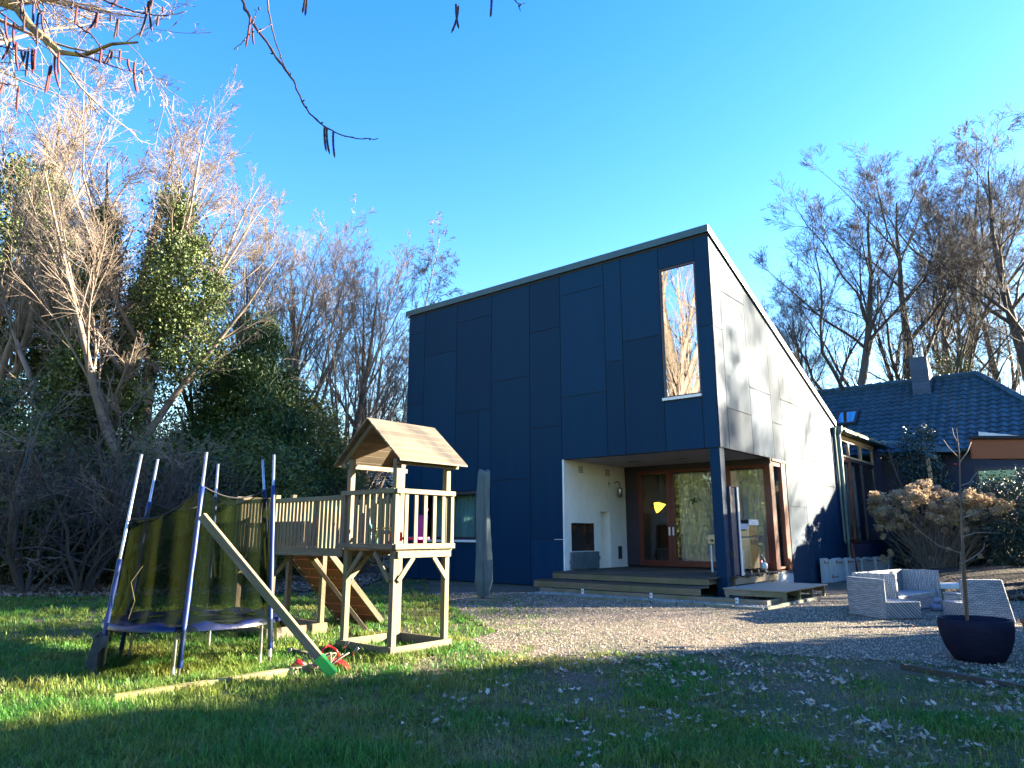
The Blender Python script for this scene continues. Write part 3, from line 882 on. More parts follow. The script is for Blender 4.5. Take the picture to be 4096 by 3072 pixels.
l3 = leaf(.10, 1.095, .09)
for l, u in ((l1, 2.64), (l2, 2.535)):
    mb = MB(); mb.fbox(HW, u - .022, u + .022, GV - .062, GV - .051, 1.17, 1.37); mb.build('handle', M['sill'], l)
def bird(c, s, fl, parent, m_):
    P = [(-1, .2), (-.5, .45), (-.1, .25), (.25, .9), (.45, .85), (.35, .15), (.8, -.1), (1.1, -.6), (.55, -.35), (.2, -.2), (-.1, -.9), (-.35, -.75), (-.3, -.1)]
    m = MB(); n = len(P)
    V = [c + AX * (-x * s * fl) + np.array([0, 0, z * s]) for x, z in P]
    W_ = [p - BX * .004 for p in V]
    m.add(V + W_, [tuple(range(n)), tuple(range(n, 2 * n))[::-1]] + [(i, (i + 1) % n, n + (i + 1) % n, n + i) for i in range(n)])
    m.build('bird_sticker', m_, parent)
bird(planeV(1498, 1082, GV - .02), .11, 1, l2, mat('green_film', (.01, .05, .015), .6, col2=(.01, .04, .01), scale=4))
bird(planeV(1410, 1090, GV - .02), .045, -1, l1, M['black'])
drape('curtain', M['curtain'], house, lambda s, d, z: HW(s, GV + .16 + d, z), .25, 2.45, .43, 2.72, .035, 120, 15)
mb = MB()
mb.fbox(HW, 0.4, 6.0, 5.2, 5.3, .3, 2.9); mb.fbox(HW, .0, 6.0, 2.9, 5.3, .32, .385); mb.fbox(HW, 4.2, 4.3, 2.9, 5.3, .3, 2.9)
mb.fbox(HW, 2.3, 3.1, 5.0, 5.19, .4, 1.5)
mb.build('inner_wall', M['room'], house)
mb = MB(); c = planeV(1421, 1096, 4.2)
V = [c + np.array([0, 0, .13]) + AX * .12, c + np.array([0, 0, .14]) - AX * .0, c + np.array([0, 0, .08]) - AX * .21, c - AX * .09 - np.array([0, 0, .04]), c + AX * .05 - np.array([0, 0, .15]), c + AX * .10 - np.array([0, 0, .04])]
V2 = [p + BX * .08 for p in V]
mb.add(V + V2, [tuple(range(6)), tuple(range(6, 12))[::-1]] + [(i, (i + 1) % 6, 6 + (i + 1) % 6, 6 + i) for i in range(6)])
mb.build('interior_wall_lamp', M['lampglow'], house)
# side window on the sunny face, with its lit corner post
mb = MB(); mb.fbox(HW, .0, .10, 2.68, 2.91, .42, 2.79); mb.fbox(HW, .0, .09, 3.43, 3.69, .30, 2.86); mb.fbox(HW, .02, .09, 2.91, 3.43, .42, .47); mb.fbox(HW, .02, .09, 2.91, 3.43, 2.76, 2.86)
sw = mb.build('window', M['redwood'], house, .003); sw['label'] = 'narrow red-brown framed window round the porch corner'
mb = MB(); mb.fbox(HW, .045, .055, 2.91, 3.43, .47, 2.76); mb.build('pane', M['glass'], sw)
mb = MB(); mb.fbox(HW, -.03, .10, 2.83, 3.69, 2.865, 2.915); mb.build('sill', M['palewood'], sw)
drape('curtain', M['curtain'], house, lambda s, d, z: HW(.2 + d, s, z), 2.95, 3.5, .45, 2.75, .02, 30, 5)
mb = MB(); mb.fbox(HW, 0.0, .08, 2.6, 3.7, .05, .36); mb.build('plinth', M['concrete'], house)

# ---------------------------------------------------------------- timber deck with steps
deck = thing('timber_deck', 'ribbed grey timber deck with two wide steps under the porch of the dark house', 'deck', tuple(HW(2, 0, 0)), HRZ)
mb = MB()
v = -.55
while v < 2.78:
    mb.fbox(HW, -.05 - (0.06 * math.sin(v * 9) if v > .1 else -.2), 3.88 if v > -.02 else 3.84, v, v + .118, .352, .385); v += .124
mb.build('deck_board', M['deck'], deck)
def ribbed(u0, u1, v, z0, z1, n=6):
    m = MB(); m.fbox(HW, u0, u1, v + .008, v + .03, z0, z1)
    h = (z1 - z0) / n
    for i in range(n): m.fbox(HW, u0, u1, v, v + .008, z0 + i * h + .004, z0 + (i + 1) * h - .006)
    return m
ribbed(.15, 3.82, -.575, .245, .350, 7).build('riser', M['riserwood'], deck)
mb = MB()
for v in (-.97, -.845, -.72): mb.fbox(HW, .12, 4.02, v, v + .118, .205, .235)
mb.build('step_board', M['deck'], deck)
ribbed(1.6, 4.02, -.995, .085, .203, 7).build('riser', M['riserwood'], deck)
ribbed(.12, 1.595, -.995, .085, .203, 7).build('riser', M['riserwood'], deck)
for u in (3.6, 2.5, 1.4, .3):
    mb = MB(); mb.fbox(HW, u - .03, u + .03, -.93, -.86, 0, .20); mb.fbox(HW, u - .03, u + .03, -.5, 2.7, .24, .345); mb.build('joist', M['oldwood'], deck)
mb = MB(); mb.fbox(HW, -.03, .0, .3, 2.7, .22, .345); mb.fbox(HW, .02, .1, .35, .43, 0, .345); mb.fbox(HW, .02, .1, 1.4, 1.48, 0, .345); mb.fbox(HW, .02, .1, 2.5, 2.58, 0, .345)
mb.build('side_beam', M['oldwood'], deck)

edge = thing('timber_ground_beam', 'long low dark timber beam with white brackets lying before the deck steps', 'beam', tuple(HW(1, -1.35, 0)), HRZ)
mb = MB(); mb.fbox(HW, -1.25, 3.6, -1.33, -1.26, 0, .095); mb.fbox(HW, -1.25, -1.18, -1.26, -.55, 0, .095); mb.fbox(HW, -1.0, .1, -1.0, -.93, .0, .07); mb.build('beam', M['oldwood'], edge, .004)
for u in (-.72, .95, 2.5):
    mb = MB(); mb.fbox(HW, u - .03, u + .03, -1.345, -1.333, .01, .12); b_ = mb.build('bracket', M['white'], edge, .008)
    mb = MB(); mb.lathe(HW(u, -1.348, .08), [(.012, -.012), (.012, .012)], 8); mb.build('bolt', M['iron'], b_)
kerb = thing('kerb_edging', 'low weathered stone edging set in the gravel around the porch corner', 'kerb', tuple(HW(1, -1.95, 0)), HRZ)
for i in range(8):
    u = -1.42 + i * .5; mb = MB(); mb.fbox(HW, u, u + .49, -1.98 - .02 * i, -1.92 - .02 * i, -.02, .045 + .008 * (i % 3)); mb.build('kerb_stone', M['stone'], kerb, .008)
for i in range(5):
    v = -1.91 + i * .5; mb = MB(); mb.fbox(HW, -1.47, -1.42, v, v + .49, -.02, .05 + .006 * (i % 2)); mb.build('kerb_stone', M['stone'], kerb, .008)
rng = np.random.default_rng(5)
def stones(name, pts, s0, s1, m_, label, flat=.6):
    n = len(pts); s = rng.uniform(s0, s1, (n, 1, 1))
    base = np.array([(1, 0, 0), (0, 1, 0), (-1, 0, 0), (0, -1, 0), (0, 0, 1), (0, 0, -1.)])
    J = base[None] * s * rng.uniform(.6, 1.3, (n, 6, 1)) * np.array([1, 1, flat])
    a = rng.uniform(0, 6.28, n); c, sn = np.cos(a)[:, None], np.sin(a)[:, None]
    X = J[..., 0] * c - J[..., 1] * sn; Y = J[..., 0] * sn + J[..., 1] * c
    V = np.stack([X, Y, J[..., 2]], -1) + pts[:, None, :]
    f = np.array([(0, 1, 4), (1, 2, 4), (2, 3, 4), (3, 0, 4), (1, 0, 5), (2, 1, 5), (3, 2, 5), (0, 3, 5)])
    F = (f[None] + np.arange(n)[:, None, None] * 6).reshape(-1, 3)
    me = mesh_np(name, V.reshape(-1, 3), F.ravel(), np.full(len(F), 3)); me.materials.append(m_)
    o = bpy.data.objects.new(name, me); COL.objects.link(o); tag(o, label, None, None, 'stuff'); return o
n = 3500
u = rng.uniform(-1.4, 3.5, n); v = rng.uniform(-1.92, -1.35, n)
P = K0 + np.outer(u, AX) + np.outer(v, BX); P[:, 2] = .02
stones('pale_gravel', P, .012, .030, M['whitestone'], 'pale pebbles filling the strip between beam and stone edging')

# ramp made of a pallet
ramp = thing('wooden_ramp_platform', 'low grey plywood topped pallet lying beside the deck at the house corner', 'pallet', tuple(HW(-.8, .4, 0)), HRZ)
mb = MB()
for i in range(4): mb.fbox(HW, -1.37, -.20, -.72 + i * .583, -.72 + i * .583 + .578, .205, .228)
mb.build('top', M['greywood'], ramp)
for i in range(4):
    v = -.70 + i * .72; mb = MB(); mb.fbox(HW, -1.34, -.22, v, v + .06, .105, .20); mb.fbox(HW, -1.34, -1.29, v, v + .07, .0, .105); mb.fbox(HW, -.3, -.24, v, v + .07, .0, .105); mb.build('bearer', M['oldwood'], ramp)
mb = MB()
for i in range(5): mb.beam(HW(-.3 - i * .1, -.95 + .05 * i, .03), HW(-1.25, -1.05 + .1 * i, .03), .07, .03)
o = mb.build('loose_planks', M['deck']); tag(o, 'few dark loose planks lying under the front of the pallet', 'planks')

# ---------------------------------------------------------------- glazed link to the old house
ext = thing('glazed_extension', 'low glazed link with pale timber windows and copper gutter beside the dark house', 'building', tuple(HW(0, 10, 0)), HRZ)
mb = MB(); mb.fbox(HW, .0, .12, 8.1, 13.4, .0, .93); mb.fbox(HW, .0, .12, 12.4, 13.4, .93, 4.0); mb.fbox(HW, .6, .7, 8.1, 13.4, 0, 4.0); mb.build('wall', M['darkwall'], ext)
def bwin(v0, v1, z0, z1, m_, fw=.06, pane=True, u=.02):
    m = MB()
    m.fbox(HW, u, u + .08, v0, v1, z0, z0 + fw); m.fbox(HW, u, u + .08, v0, v1, z1 - fw, z1)
    m.fbox(HW, u, u + .08, v0, v0 + fw, z0 + fw, z1 - fw); m.fbox(HW, u, u + .08, v1 - fw, v1, z0 + fw, z1 - fw)
    f = m.build('window', m_, ext, .003)
    p = MB(); p.fbox(HW, u + .03, u + .04, v0 + fw, v1 - fw, z0 + fw, z1 - fw); p.build('pane', M['glass'], f)
    return f
for i, (v0, v1) in enumerate(((8.42, 9.52), (9.53, 10.88), (10.89, 12.38))):
    bwin(v0, v1, 3.46, 3.98, M['palewood'], .05)
    f = bwin(v0, v1, .94, 3.44, M['redwood'] if i == 0 else M['darkframe'], .11 if i == 0 else .07)
    if i == 0:
        f['label'] = 'red-brown framed tall window beside the drainpipe'
        for z in (3.0, 2.6, 1.5): 
            mb = MB(); mb.fbox(HW, -.0, .02, v1 - .09, v1 - .05, z, z + .16); mb.build('hinge', M['iron'], f)
mb = MB(); mb.fbox(HW, -.02, .10, 8.3, 8.41, .94, 4.0); mb.fbox(HW, -.01, .11, 8.41, 12.45, 3.985, 4.08); mb.build('frame_rail', M['palewood'], ext, .003)
drape('curtain', M['curtain'], ext, lambda s, d, z: HW(.22 + d, s, z), 8.5, 10.7, 1.0, 3.3, .03, 60, 10)
mb = MB(); mb.fbox(HW, -.3, 3.5, 8.15, 13.6, 4.10, 4.16); mb.build('roof', M['fascia'], ext)
def half_gutter(p, q, r, m_, parent, name='gutter', n=8):
    p = np.asarray(p, float); q = np.asarray(q, float); t = nrm(q - p); s = nrm(np.cross(t, [0, 0, 1]))
    V = []; F = []
    for k in range(2):
        for rr in (r, r * .88):
            for j in range(n + 1):
                a = math.pi + math.pi * j / n
                V.append((p, q)[k] + s * math.cos(a) * rr + np.array([0, 0, math.sin(a) * rr]))
    m = n + 1
    for j in range(n):
        F.append((j, j + 1, 2 * m + j + 1, 2 * m + j)); F.append((m + j + 1, m + j, 3 * m + j, 3 * m + j + 1)); F.append((j + 1, j, m + j, m + j + 1)); F.append((2 * m + j, 2 * m + j + 1, 3 * m + j + 1, 3 * m + j))
    F.append((0, 2 * m, 3 * m, m)); F.append((m - 1, 2 * m - 1, 4 * m - 1, 3 * m - 1))
    mb = MB(); mb.add(V, F); return mb.build(name, m_, parent, smooth=False)
gt = half_gutter(HW(-.16, 8.15, 4.22), HW(-.16, 13.2, 4.22), .085, M['gutter'], ext)
for i in range(9):
    mb = MB(); v = 8.3 + i * .6; mb.fbox(HW, -.26, -.05, v, v + .02, 4.12, 4.235); mb.build('gutter_bracket', M['gutter'], gt) if i < 9 else None
mb = MB(); mb.tube([HW(-.14, 8.02, 4.25), HW(-.14, 8.02, 4.12), HW(-.13, 8.0, 4.0), HW(-.13, 7.98, .0)], [.11, .10, .052, .05], 14)
for z in (3.2, 2.0, 1.35, .7): mb.tube([HW(-.13, 7.985, z), HW(-.13, 7.985, z + .05)], .06, 14)
mb.build('downpipe', M['greengrey'], ext, smooth=False)
mb = MB(); mb.tube([HW(-.08, 7.78, 4.2), HW(-.08, 7.78, 4.0), HW(-.08, 7.82, 1.0)], [.06, .03, .03], 10); mb.build('downpipe', M['greengrey'], ext)
# canopy where the link meets the old house
cp = MB(); a = planeV(1906, 952, 12.6); b = planeV(1989, 976, 11.6); c = planeV(2021, 988, 11.2)
cp.beam(a, b, .06, .05); cp.beam(b, c, .12, .10); e = a + AX * -.2 + BX * 1.2
cp.add([a, b, b + AX * -1.0 + BX * .9, a + AX * -1.0 + BX * .9], [(0, 1, 2, 3)])
can = cp.build('canopy', M['greengrey'], ext)
mb = MB(); q = planeV(2004, 985, 11.5); mb.beam((q[0], q[1], 0), (q[0], q[1], q[2] - .05), .09, .09); mb.build('canopy_post', M['palewood'], ext)

# white retaining blocks
rw = thing('retaining_wall', 'low pale concrete block wall with iron rods at the foot of the glazed link', 'wall', tuple(HW(-.2, 9, 0)), HRZ)
v = 5.38; i = 0
while v < 12.8:
    wd = .38 + .07 * ((i * 7) % 3); h = .60 - .03 * (i % 2) - .006 * i
    mb = MB(); off = .02 * ((i * 5) % 3) + .012 * i
    mb.fbox(HW, -.20 - off, -.10 - off, v, v + wd - .015, -.02, h); b_ = mb.build('block', M['concrete'], rw, .008)
    if i % 2 == 0:
        mb = MB(); mb.fbox(HW, -.215 - off, -.202 - off, v + .05, v + wd + .1, h - .12, h - .10); mb.fbox(HW, -.215 - off, -.202 - off, v + .03, v + .06, h - .12, h - .05); mb.build('rod', M['rust'], b_)
    if i % 4 == 1:
        mb = MB(); mb.fbox(HW, -.215 - off, -.202 - off, v, v + wd + .1, .12, .135); mb.fbox(HW, -.215 - off, -.202 - off, v - .0, v + .03, .12, .19); mb.build('rod', M['rust'], b_)
    v += wd; i += 1
mb = MB(); mb.tube([HW(-.30, 7.9, 0), HW(-.22, 7.9, .95)], .045, 12); o = mb.build('red_standpipe', M['rust'], None, smooth=True)
tag(o, 'rust red pipe section standing before the pale blocks under the drainpipe', 'pipe')

# ---------------------------------------------------------------- the old tiled house
old = thing('tiled_bungalow', 'dark house with a large blue-grey tiled hipped roof behind the shrubs', 'house', tuple(HW(0, 15, 0)), HRZ)
EY, EZ, RY, RZ_ = 13.5, 3.92, 17.2, 7.03
def X(x, y, z): return HW(-x, y, z)
XL, XR, XE = -3.2, 2.7, 5.8
# front slope as real pantiles
def tiles():
    sl = math.hypot(RY - EY, RZ_ - EZ); nr = 17; tw = .30; pc = 6
    dirn = (np.array([0, RY - EY, RZ_ - EZ]) / sl); nv = np.array([0, -dirn[2], dirn[1]])
    V = []; F = []
    x = XL
    while x < XE:
        for r in range(nr):
            s0 = r * sl / nr; s1 = (r + 1) * sl / nr + .03
            lim = XE - (XE - XR) * (s0 / sl)
            if x + tw > lim: continue
            b = len(V)
            for k, (s, lift) in enumerate(((s0, .042), (s0, .0), (s1, .0))):
                for j in range(pc + 1):
                    f = j / pc; hgt = .028 * math.sin(f * 6.283 - .6) + lift
                    if k == 1: hgt -= .02
                    if k == 2: hgt = .028 * math.sin(f * 6.283 - .6) + .004
                    px = x + f * tw; py = EY + dirn[1] * s + nv[1] * hgt; pz = EZ + dirn[2] * s + nv[2] * hgt
                    V.append(X(px, py, pz))
            for j in range(pc):
                F.append((b + j, b + j + 1, b + 2 * (pc + 1) + j + 1, b + 2 * (pc + 1) + j))
                F.append((b + (pc + 1) + j, b + (pc + 1) + j + 1, b + j + 1, b + j))
        x += tw
    mb = MB(); mb.add(V, F); return mb
rf = tiles().build('roof', M['slate'], old)
mb = MB()
mb.add([X(XL, EY, EZ - .03), X(XE, EY, EZ - .03), X(XR, RY, RZ_ - .03), X(XL, RY, RZ_ - .03)], [(0, 1, 2, 3)])
mb.add([X(XE, EY, EZ - .02), X(XE, 20.7, EZ - .02), X(XR, RY, RZ_ - .02)], [(0, 1, 2)])
mb.add([X(XE, 20.9, EZ), X(XL, 20.9, EZ), X(XL, RY, RZ_ - .02), X(XR, RY, RZ_ - .02)], [(0, 1, 2, 3)])
mb.build('roof_deck', M['slate'], rf)
mb = MB()
n = 20
for i in range(n):
    a = X(XL + (XR - XL) * i / n, RY, RZ_ + .01); b = X(XL + (XR - XL) * (i + 1.06) / n, RY, RZ_ + .03); mb.tube([a, b], [.105, .12], 8)
n = 16
for i in range(n):
    f0, f1 = i / n, (i + 1.1) / n
    p = lambda f: X(XR + (XE - XR) * f, RY + (EY - RY) * f, RZ_ + (EZ - RZ_) * f + .03)
    mb.tube([p(f1), p(f0)], [.12, .105], 8)
mb.build('ridge_tiles', M['slate'], rf)
mb = MB(); mb.fbox(HW, -6.0, 9, 13.9, 14.1, 0, 3.95)
mb.hexa([HW(-5.8, 13.9, 0), HW(-6.0, 13.9, 0), HW(-6.0, 20.5, 0), HW(-5.8, 20.5, 0), HW(-5.8, 13.9, 3.9), HW(-6, 13.9, 3.9), HW(-6, 20.5, 3.9), HW(-5.8, 20.5, 3.9)])
for i in range(22):
    mb.fbox(HW, -6.0, 4, 13.885, 13.9, .2 + i * .17, .2 + i * .17 + .15)
mb.build('wall', M['darkwall'], old)
half_gutter(X(-2, EY - .06, EZ - .02), X(5.8, EY - .06, EZ - .02), .08, M['fascia'], old)
mb = MB(); mb.fbox(HW, -3.85, -2.62, 13.84, 13.88, 2.0, 3.3); f = mb.build('window', M['darkframe'], old)
mb = MB(); mb.fbox(HW, -3.74, -2.73, 13.82, 13.835, 2.1, 3.2); mb.build('pane', M['darkglass'], f)
# chimney
ct = planeV(1990, 775, 16.6)[2]
mb = MB(); mb.fbox(HW, -1.28, -.70, 16.35, 16.95, 5.9, ct)
for i in range(10):
    z = 6.0 + i * .14
    if z + .13 < ct: mb.fbox(HW, -1.292, -.688, 16.338, 16.962, z, z + .125)
ch = mb.build('chimney', mat('slate_cladding', (.015, .035, .075), .6, col2=(.025, .05, .09), scale=4, isl=.15), rf)
mb = MB(); mb.fbox(HW, -1.30, -.68, 16.32, 16.98, ct, ct + .03); mb.build('chimney_cap', M['fascia'], ch)
mb = MB(); mb.tube([HW(-1.1, 16.6, ct + .03), HW(-1.1, 16.6, ct + .45)], .035, 8); mb.tube([HW(-.85, 16.7, ct + .03), HW(-.85, 16.7, ct + .2)], .08, 10); mb.build('flue', M['galv'], ch)
# skylight lying in the slope
def RS(x, s, h):
    sl = math.hypot(RY - EY, RZ_ - EZ); d = np.array([RY - EY, RZ_ - EZ]) / sl
    return X(x, EY + d[0] * s - d[1] * h, EZ + d[1] * s + d[0] * h)
def rbox(m, x0, x1, s0, s1, h0, h1):
    m.hexa([RS(x0, s0, h0), RS(x1, s0, h0), RS(x1, s1, h0), RS(x0, s1, h0), RS(x0, s0, h1), RS(x1, s0, h1), RS(x1, s1, h1), RS(x0, s1, h1)])
mb = MB(); x0, x1, s0, s1 = -1.86, -1.10, 2.02, 3.0
rbox(mb, x0, x1, s0, s0 + .08, .0, .14); rbox(mb, x0, x1, s1 - .08, s1, .0, .14); rbox(mb, x0, x0 + .08, s0 + .08, s1 - .08, 0, .14); rbox(mb, x1 - .08, x1, s0 + .08, s1 - .08, 0, .14)
sk = mb.build('skylight', M['iron'], rf)
mb = MB(); rbox(mb, x0 + .08, x1 - .08, s0 + .08, s1 - .08, .09, .11); mb.build('pane', M['mirror'], sk)
mb = MB(); rbox(mb, x0 + .08, x1 - .08, s0 + .08, s1 - .08, .02, .04); mb.build('blind', M['curtain'], sk)

# ---------------------------------------------------------------- carport at the right edge
cpt = thing('garden_shelter', 'open garden shelter with an orange timber fascia at the right edge', 'shelter', (10.5, 15, 0))
mb = MB(); mb.box(9.75, 15.0, 15.0, 15.06, 2.76, 3.17); mb.build('fascia', M['orangewood'], cpt, .004)
mb = MB(); mb.hexa([(9.66, 14.93, 3.18), (15, 14.93, 3.18), (17, 17.6, 3.18), (11.6, 17.6, 3.18), (9.66, 14.93, 3.24), (15, 14.93, 3.24), (17, 17.6, 3.24), (11.6, 17.6, 3.24)]); mb.build('roof', M['black'], cpt)
mb = MB()
mb.hexa([(10.0, 15.1, 3.245), (10.9, 15.1, 3.245), (11.9, 16.6, 3.26), (11.0, 16.6, 3.26), (10.0, 15.1, 3.35), (10.9, 15.1, 3.26), (11.9, 16.6, 3.28), (11.0, 16.6, 3.38)])
mb.build('roof_sheet', M['white'], cpt)
mb = MB(); mb.hexa([(9.85, 15.07, 2.98), (15, 15.07, 2.98), (17, 17.5, 2.98), (11.8, 17.5, 2.98), (9.85, 15.07, 3.175), (15, 15.07, 3.175), (17, 17.5, 3.175), (11.8, 17.5, 3.175)]); mb.build('rafters', M['darkwall'], cpt)
for x, y in ((13.6, 15.15), (14.8, 15.15), (15.0, 17.3), (16.6, 17.3)):
    mb = MB(); mb.box(x, x + .12, y, y + .12, 0, 2.98); mb.build('post', M['darkframe'], cpt)

# small neighbour house seen under the tower roof
nb = thing('neighbour_house', 'distant low house with a grey tiled roof seen beneath the play tower roof', 'house', (-5.5, 34, 0))
mb = MB(); mb.box(-10.5, -4.2, 33.0, 37, 0, 2.6); mb.build('wall', M['plaster'], nb)
mb = MB()
for i in range(16):
    s = i / 16; e = (i + 1.1) / 16
    for k in range(24):
        x0 = -10.8 + k * .28
        mb.hexa([(x0, 32.6 + 2.4 * s, 2.5 + 2.3 * s), (x0 + .27, 32.6 + 2.4 * s, 2.5 + 2.3 * s), (x0 + .27, 32.6 + 2.4 * e, 2.5 + 2.3 * e - .03), (x0, 32.6 + 2.4 * e, 2.5 + 2.3 * e - .03),
                 (x0, 32.6 + 2.4 * s, 2.56 + 2.3 * s), (x0 + .27, 32.6 + 2.4 * s, 2.56 + 2.3 * s), (x0 + .27, 32.6 + 2.4 * e, 2.55 + 2.3 * e - .03), (x0, 32.6 + 2.4 * e, 2.55 + 2.3 * e - .03)])
mb.add([(-10.8, 35, 4.8), (-4.1, 35, 4.8), (-4.1, 37.4, 2.5), (-10.8, 37.4, 2.5)], [(0, 1, 2, 3)])
mb.build('roof', mat('grey_tile', (.13, .12, .12), .7, col2=(.22, .21, .2), scale=3, isl=.3), nb)
# ---------------------------------------------------------------- wooden play tower with bridge and climbing wall
TRZ = HRZ
tower = thing('play_tower', 'weathered wooden play tower with gabled roof, slatted bridge and climbing wall', 'play tower', tuple(TW(1.5, .4, 0)), TRZ)
A1, B1 = .87, .84
WD = M['towerwood']
def bm(W, u0, u1, v0, v1, z0, z1, name, m=WD, bv=.004, par=tower):
    b = MB(); b.fbox(W, u0, u1, v0, v1, z0, z1); return b.build(name, m, par, bv)
p_ = .062
for (u, v, zt) in ((.03, .03, 1.96), (A1 - p_ - .03, .03, 2.0), (.03, B1 - p_ - .03, 1.96), (A1 - p_ - .03, B1 - p_ - .03, 2.0)):
    bm(TW, u, u + p_, v, v + p_, 0, zt, 'post')
D2 = 2.17
for (u, v) in ((.03, .03), (A1 - p_ - .03, .03), (.03, B1 - p_ - .03), (A1 - p_ - .03, B1 - p_ - .03)):
    bm(TW, D2 + u, D2 + u + p_, v, v + p_, 0, 1.72 if u > .5 and v > .5 else 1.66, 'post')
# sand box boards round the feet
for D_ in (0, D2):
    bm(TW, D_, D_ + .028, .0, B1, .0, .125, 'sill_board', bv=.003); bm(TW, D_ + A1 - .028, D_ + A1, .0, B1, .0, .125, 'sill_board', bv=.003)
    bm(TW, D_ + .03, D_ + A1 - .03, .0, .028, .0, .125, 'sill_board', bv=.003); bm(TW, D_ + .03, D_ + A1 - .03, B1 - .028, B1, .0, .125, 'sill_board', bv=.003)
# platform beams and boards
for D_ in (0, D2):
    bm(TW, D_ + .005, D_ + .029, .06, B1 - .03, .965, 1.03, 'platform_beam', bv=.003); bm(TW, D_ + A1 - .03, D_ + A1 - .006, .06, B1 - .03, .965, 1.03, 'platform_beam', bv=.003)
    b = MB()
    for i in range(9): b.fbox(TW, D_ + .01, D_ + A1 - .01, .04 + i * .088, .04 + i * .088 + .082, 1.032, 1.052)
    b.build('platform', WD, tower)
b = MB(); b.fbox(TW, A1, D2, .03, .06, .965, 1.03); b.fbox(TW, A1, D2, B1 - .06, B1 - .03, .965, 1.03)
for i in range(14): b.fbox(TW, A1 + .01 + i * .092, A1 + .01 + i * .092 + .085, .03, B1 - .03, 1.032, 1.05)
b.build('bridge_deck', WD, tower)
def rail(par_u, u0, u1, vfix, along, z0=1.055, n=7, top=(1.605, 1.655), low=(1.05, 1.105), out=1):
    """slatted side; along 'u' at v = vfix or along 'v' at u = vfix"""
    def F(a0, a1, c0, c1, z0_, z1_, bb):
        if along == 'u': bb.fbox(TW, a0, a1, c0, c1, z0_, z1_)
        else: bb.fbox(TW, c0, c1, a0, a1, z0_, z1_)
    b = MB(); F(u0, u1, vfix - .024 * out, vfix, top[0], top[1], b) if out > 0 else F(u0, u1, vfix, vfix + .024, top[0], top[1], b)
    b.build('hand_rail', WD, tower, .004)
    if low:
        b = MB(); F(u0, u1, vfix - .024 * out, vfix, low[0], low[1], b) if out > 0 else F(u0, u1, vfix, vfix + .024, low[0], low[1], b)
        b.build('lower_rail', WD, tower, .004)
    w_ = .046; gap = (u1 - u0 - n * w_) / (n - 1)
    for i in range(n):
        a = u0 + i * (w_ + gap); b = MB()
        c0, c1 = (vfix + .001, vfix + .017) if out > 0 else (vfix - .017, vfix - .001)
        F(a, a + w_, c0, c1, z0, top[0] + .03, b)
        b.build('slat', WD, tower, .002)
rail(0, .0, B1, .0, 'v', n=7)                     # sunny side
rail(0, .0, A1, .0, 'u', n=9)                     # side facing the lawn
rail(0, A1 + .01, D2 - .01, .03, 'u', z0=.985, n=18, top=(1.56, 1.615), low=None)
rail(0, A1 + .01, D2 - .01, B1 - .03, 'u', z0=.985, n=18, top=(1.56, 1.615), low=None, out=-1)
rail(0, D2, D2 + A1, .0, 'u', z0=.985, n=12, top=(1.57, 1.62), low=None)
rail(0, .0, B1, D2 + A1, 'v', n=8, out=-1, top=(1.60, 1.67))
rail(0, D2, D2 + A1, B1, 'u', n=8, out=-1)
# knee braces
for D_ in (0, D2):
    for (p, q) in ((TW(D_ + .02, .08, .74), TW(D_ + .02, .28, .97)), (TW(D_ + .02, .76, .74), TW(D_ + .02, .56, .97)),
                   (TW(D_ + .08, .02, .74), TW(D_ + .32, .02, 1.02)), (TW(D_ + .78, .02, .74), TW(D_ + .52, .02, 1.02)),
                   (TW(D_ + .80, .1, .74), TW(D_ + .80, .33, .97))):
        b = MB(); b.beam(p, q, .022, .05); b.build('brace', WD, tower, .003)
# gabled roof of planks
EV, RG = 1.925, 2.40
n = 7
for s, ue in ((0, -.11), (1, .98)):
    um = .435; b = MB()
    for i in range(n):
        f0, f1 = i / n, (i + 1) / n - .012
        P0 = ue + (um - ue) * f0; P1 = ue + (um - ue) * f1; z0 = EV + (RG - EV) * f0; z1 = EV + (RG - EV) * f1
        v0, v1 = -.055, .93
        d = np.array([0, 0, .018]); l = .006 * (i % 2)
        c = [TW(P0, v0, z0), TW(P0, v1, z0), TW(P1, v1, z1), TW(P1, v0, z1)]
        if s: c = [c[1], c[0], c[3], c[2]]
        b.hexa([c[0], c[1], c[2], c[3], c[0] + d, c[1] + d, c[2] + d, c[3] + d])
    b.build('roof', M['roofwood'], tower)
for v in (.03, B1 - .06):
    for ue in (-.07, .94):
        b = MB(); b.beam(TW(ue, v, EV + .01), TW(.435, v, RG - .04), .03, .05); b.build('rafter', WD, tower, .003)
for u, z in ((.0, 1.955), (.84, 1.955)):
    b = MB(); b.beam(TW(u, -.02, z - .03), TW(u, .88, z - .03), .045, .05); b.build('eaves_beam', WD, tower, .003)
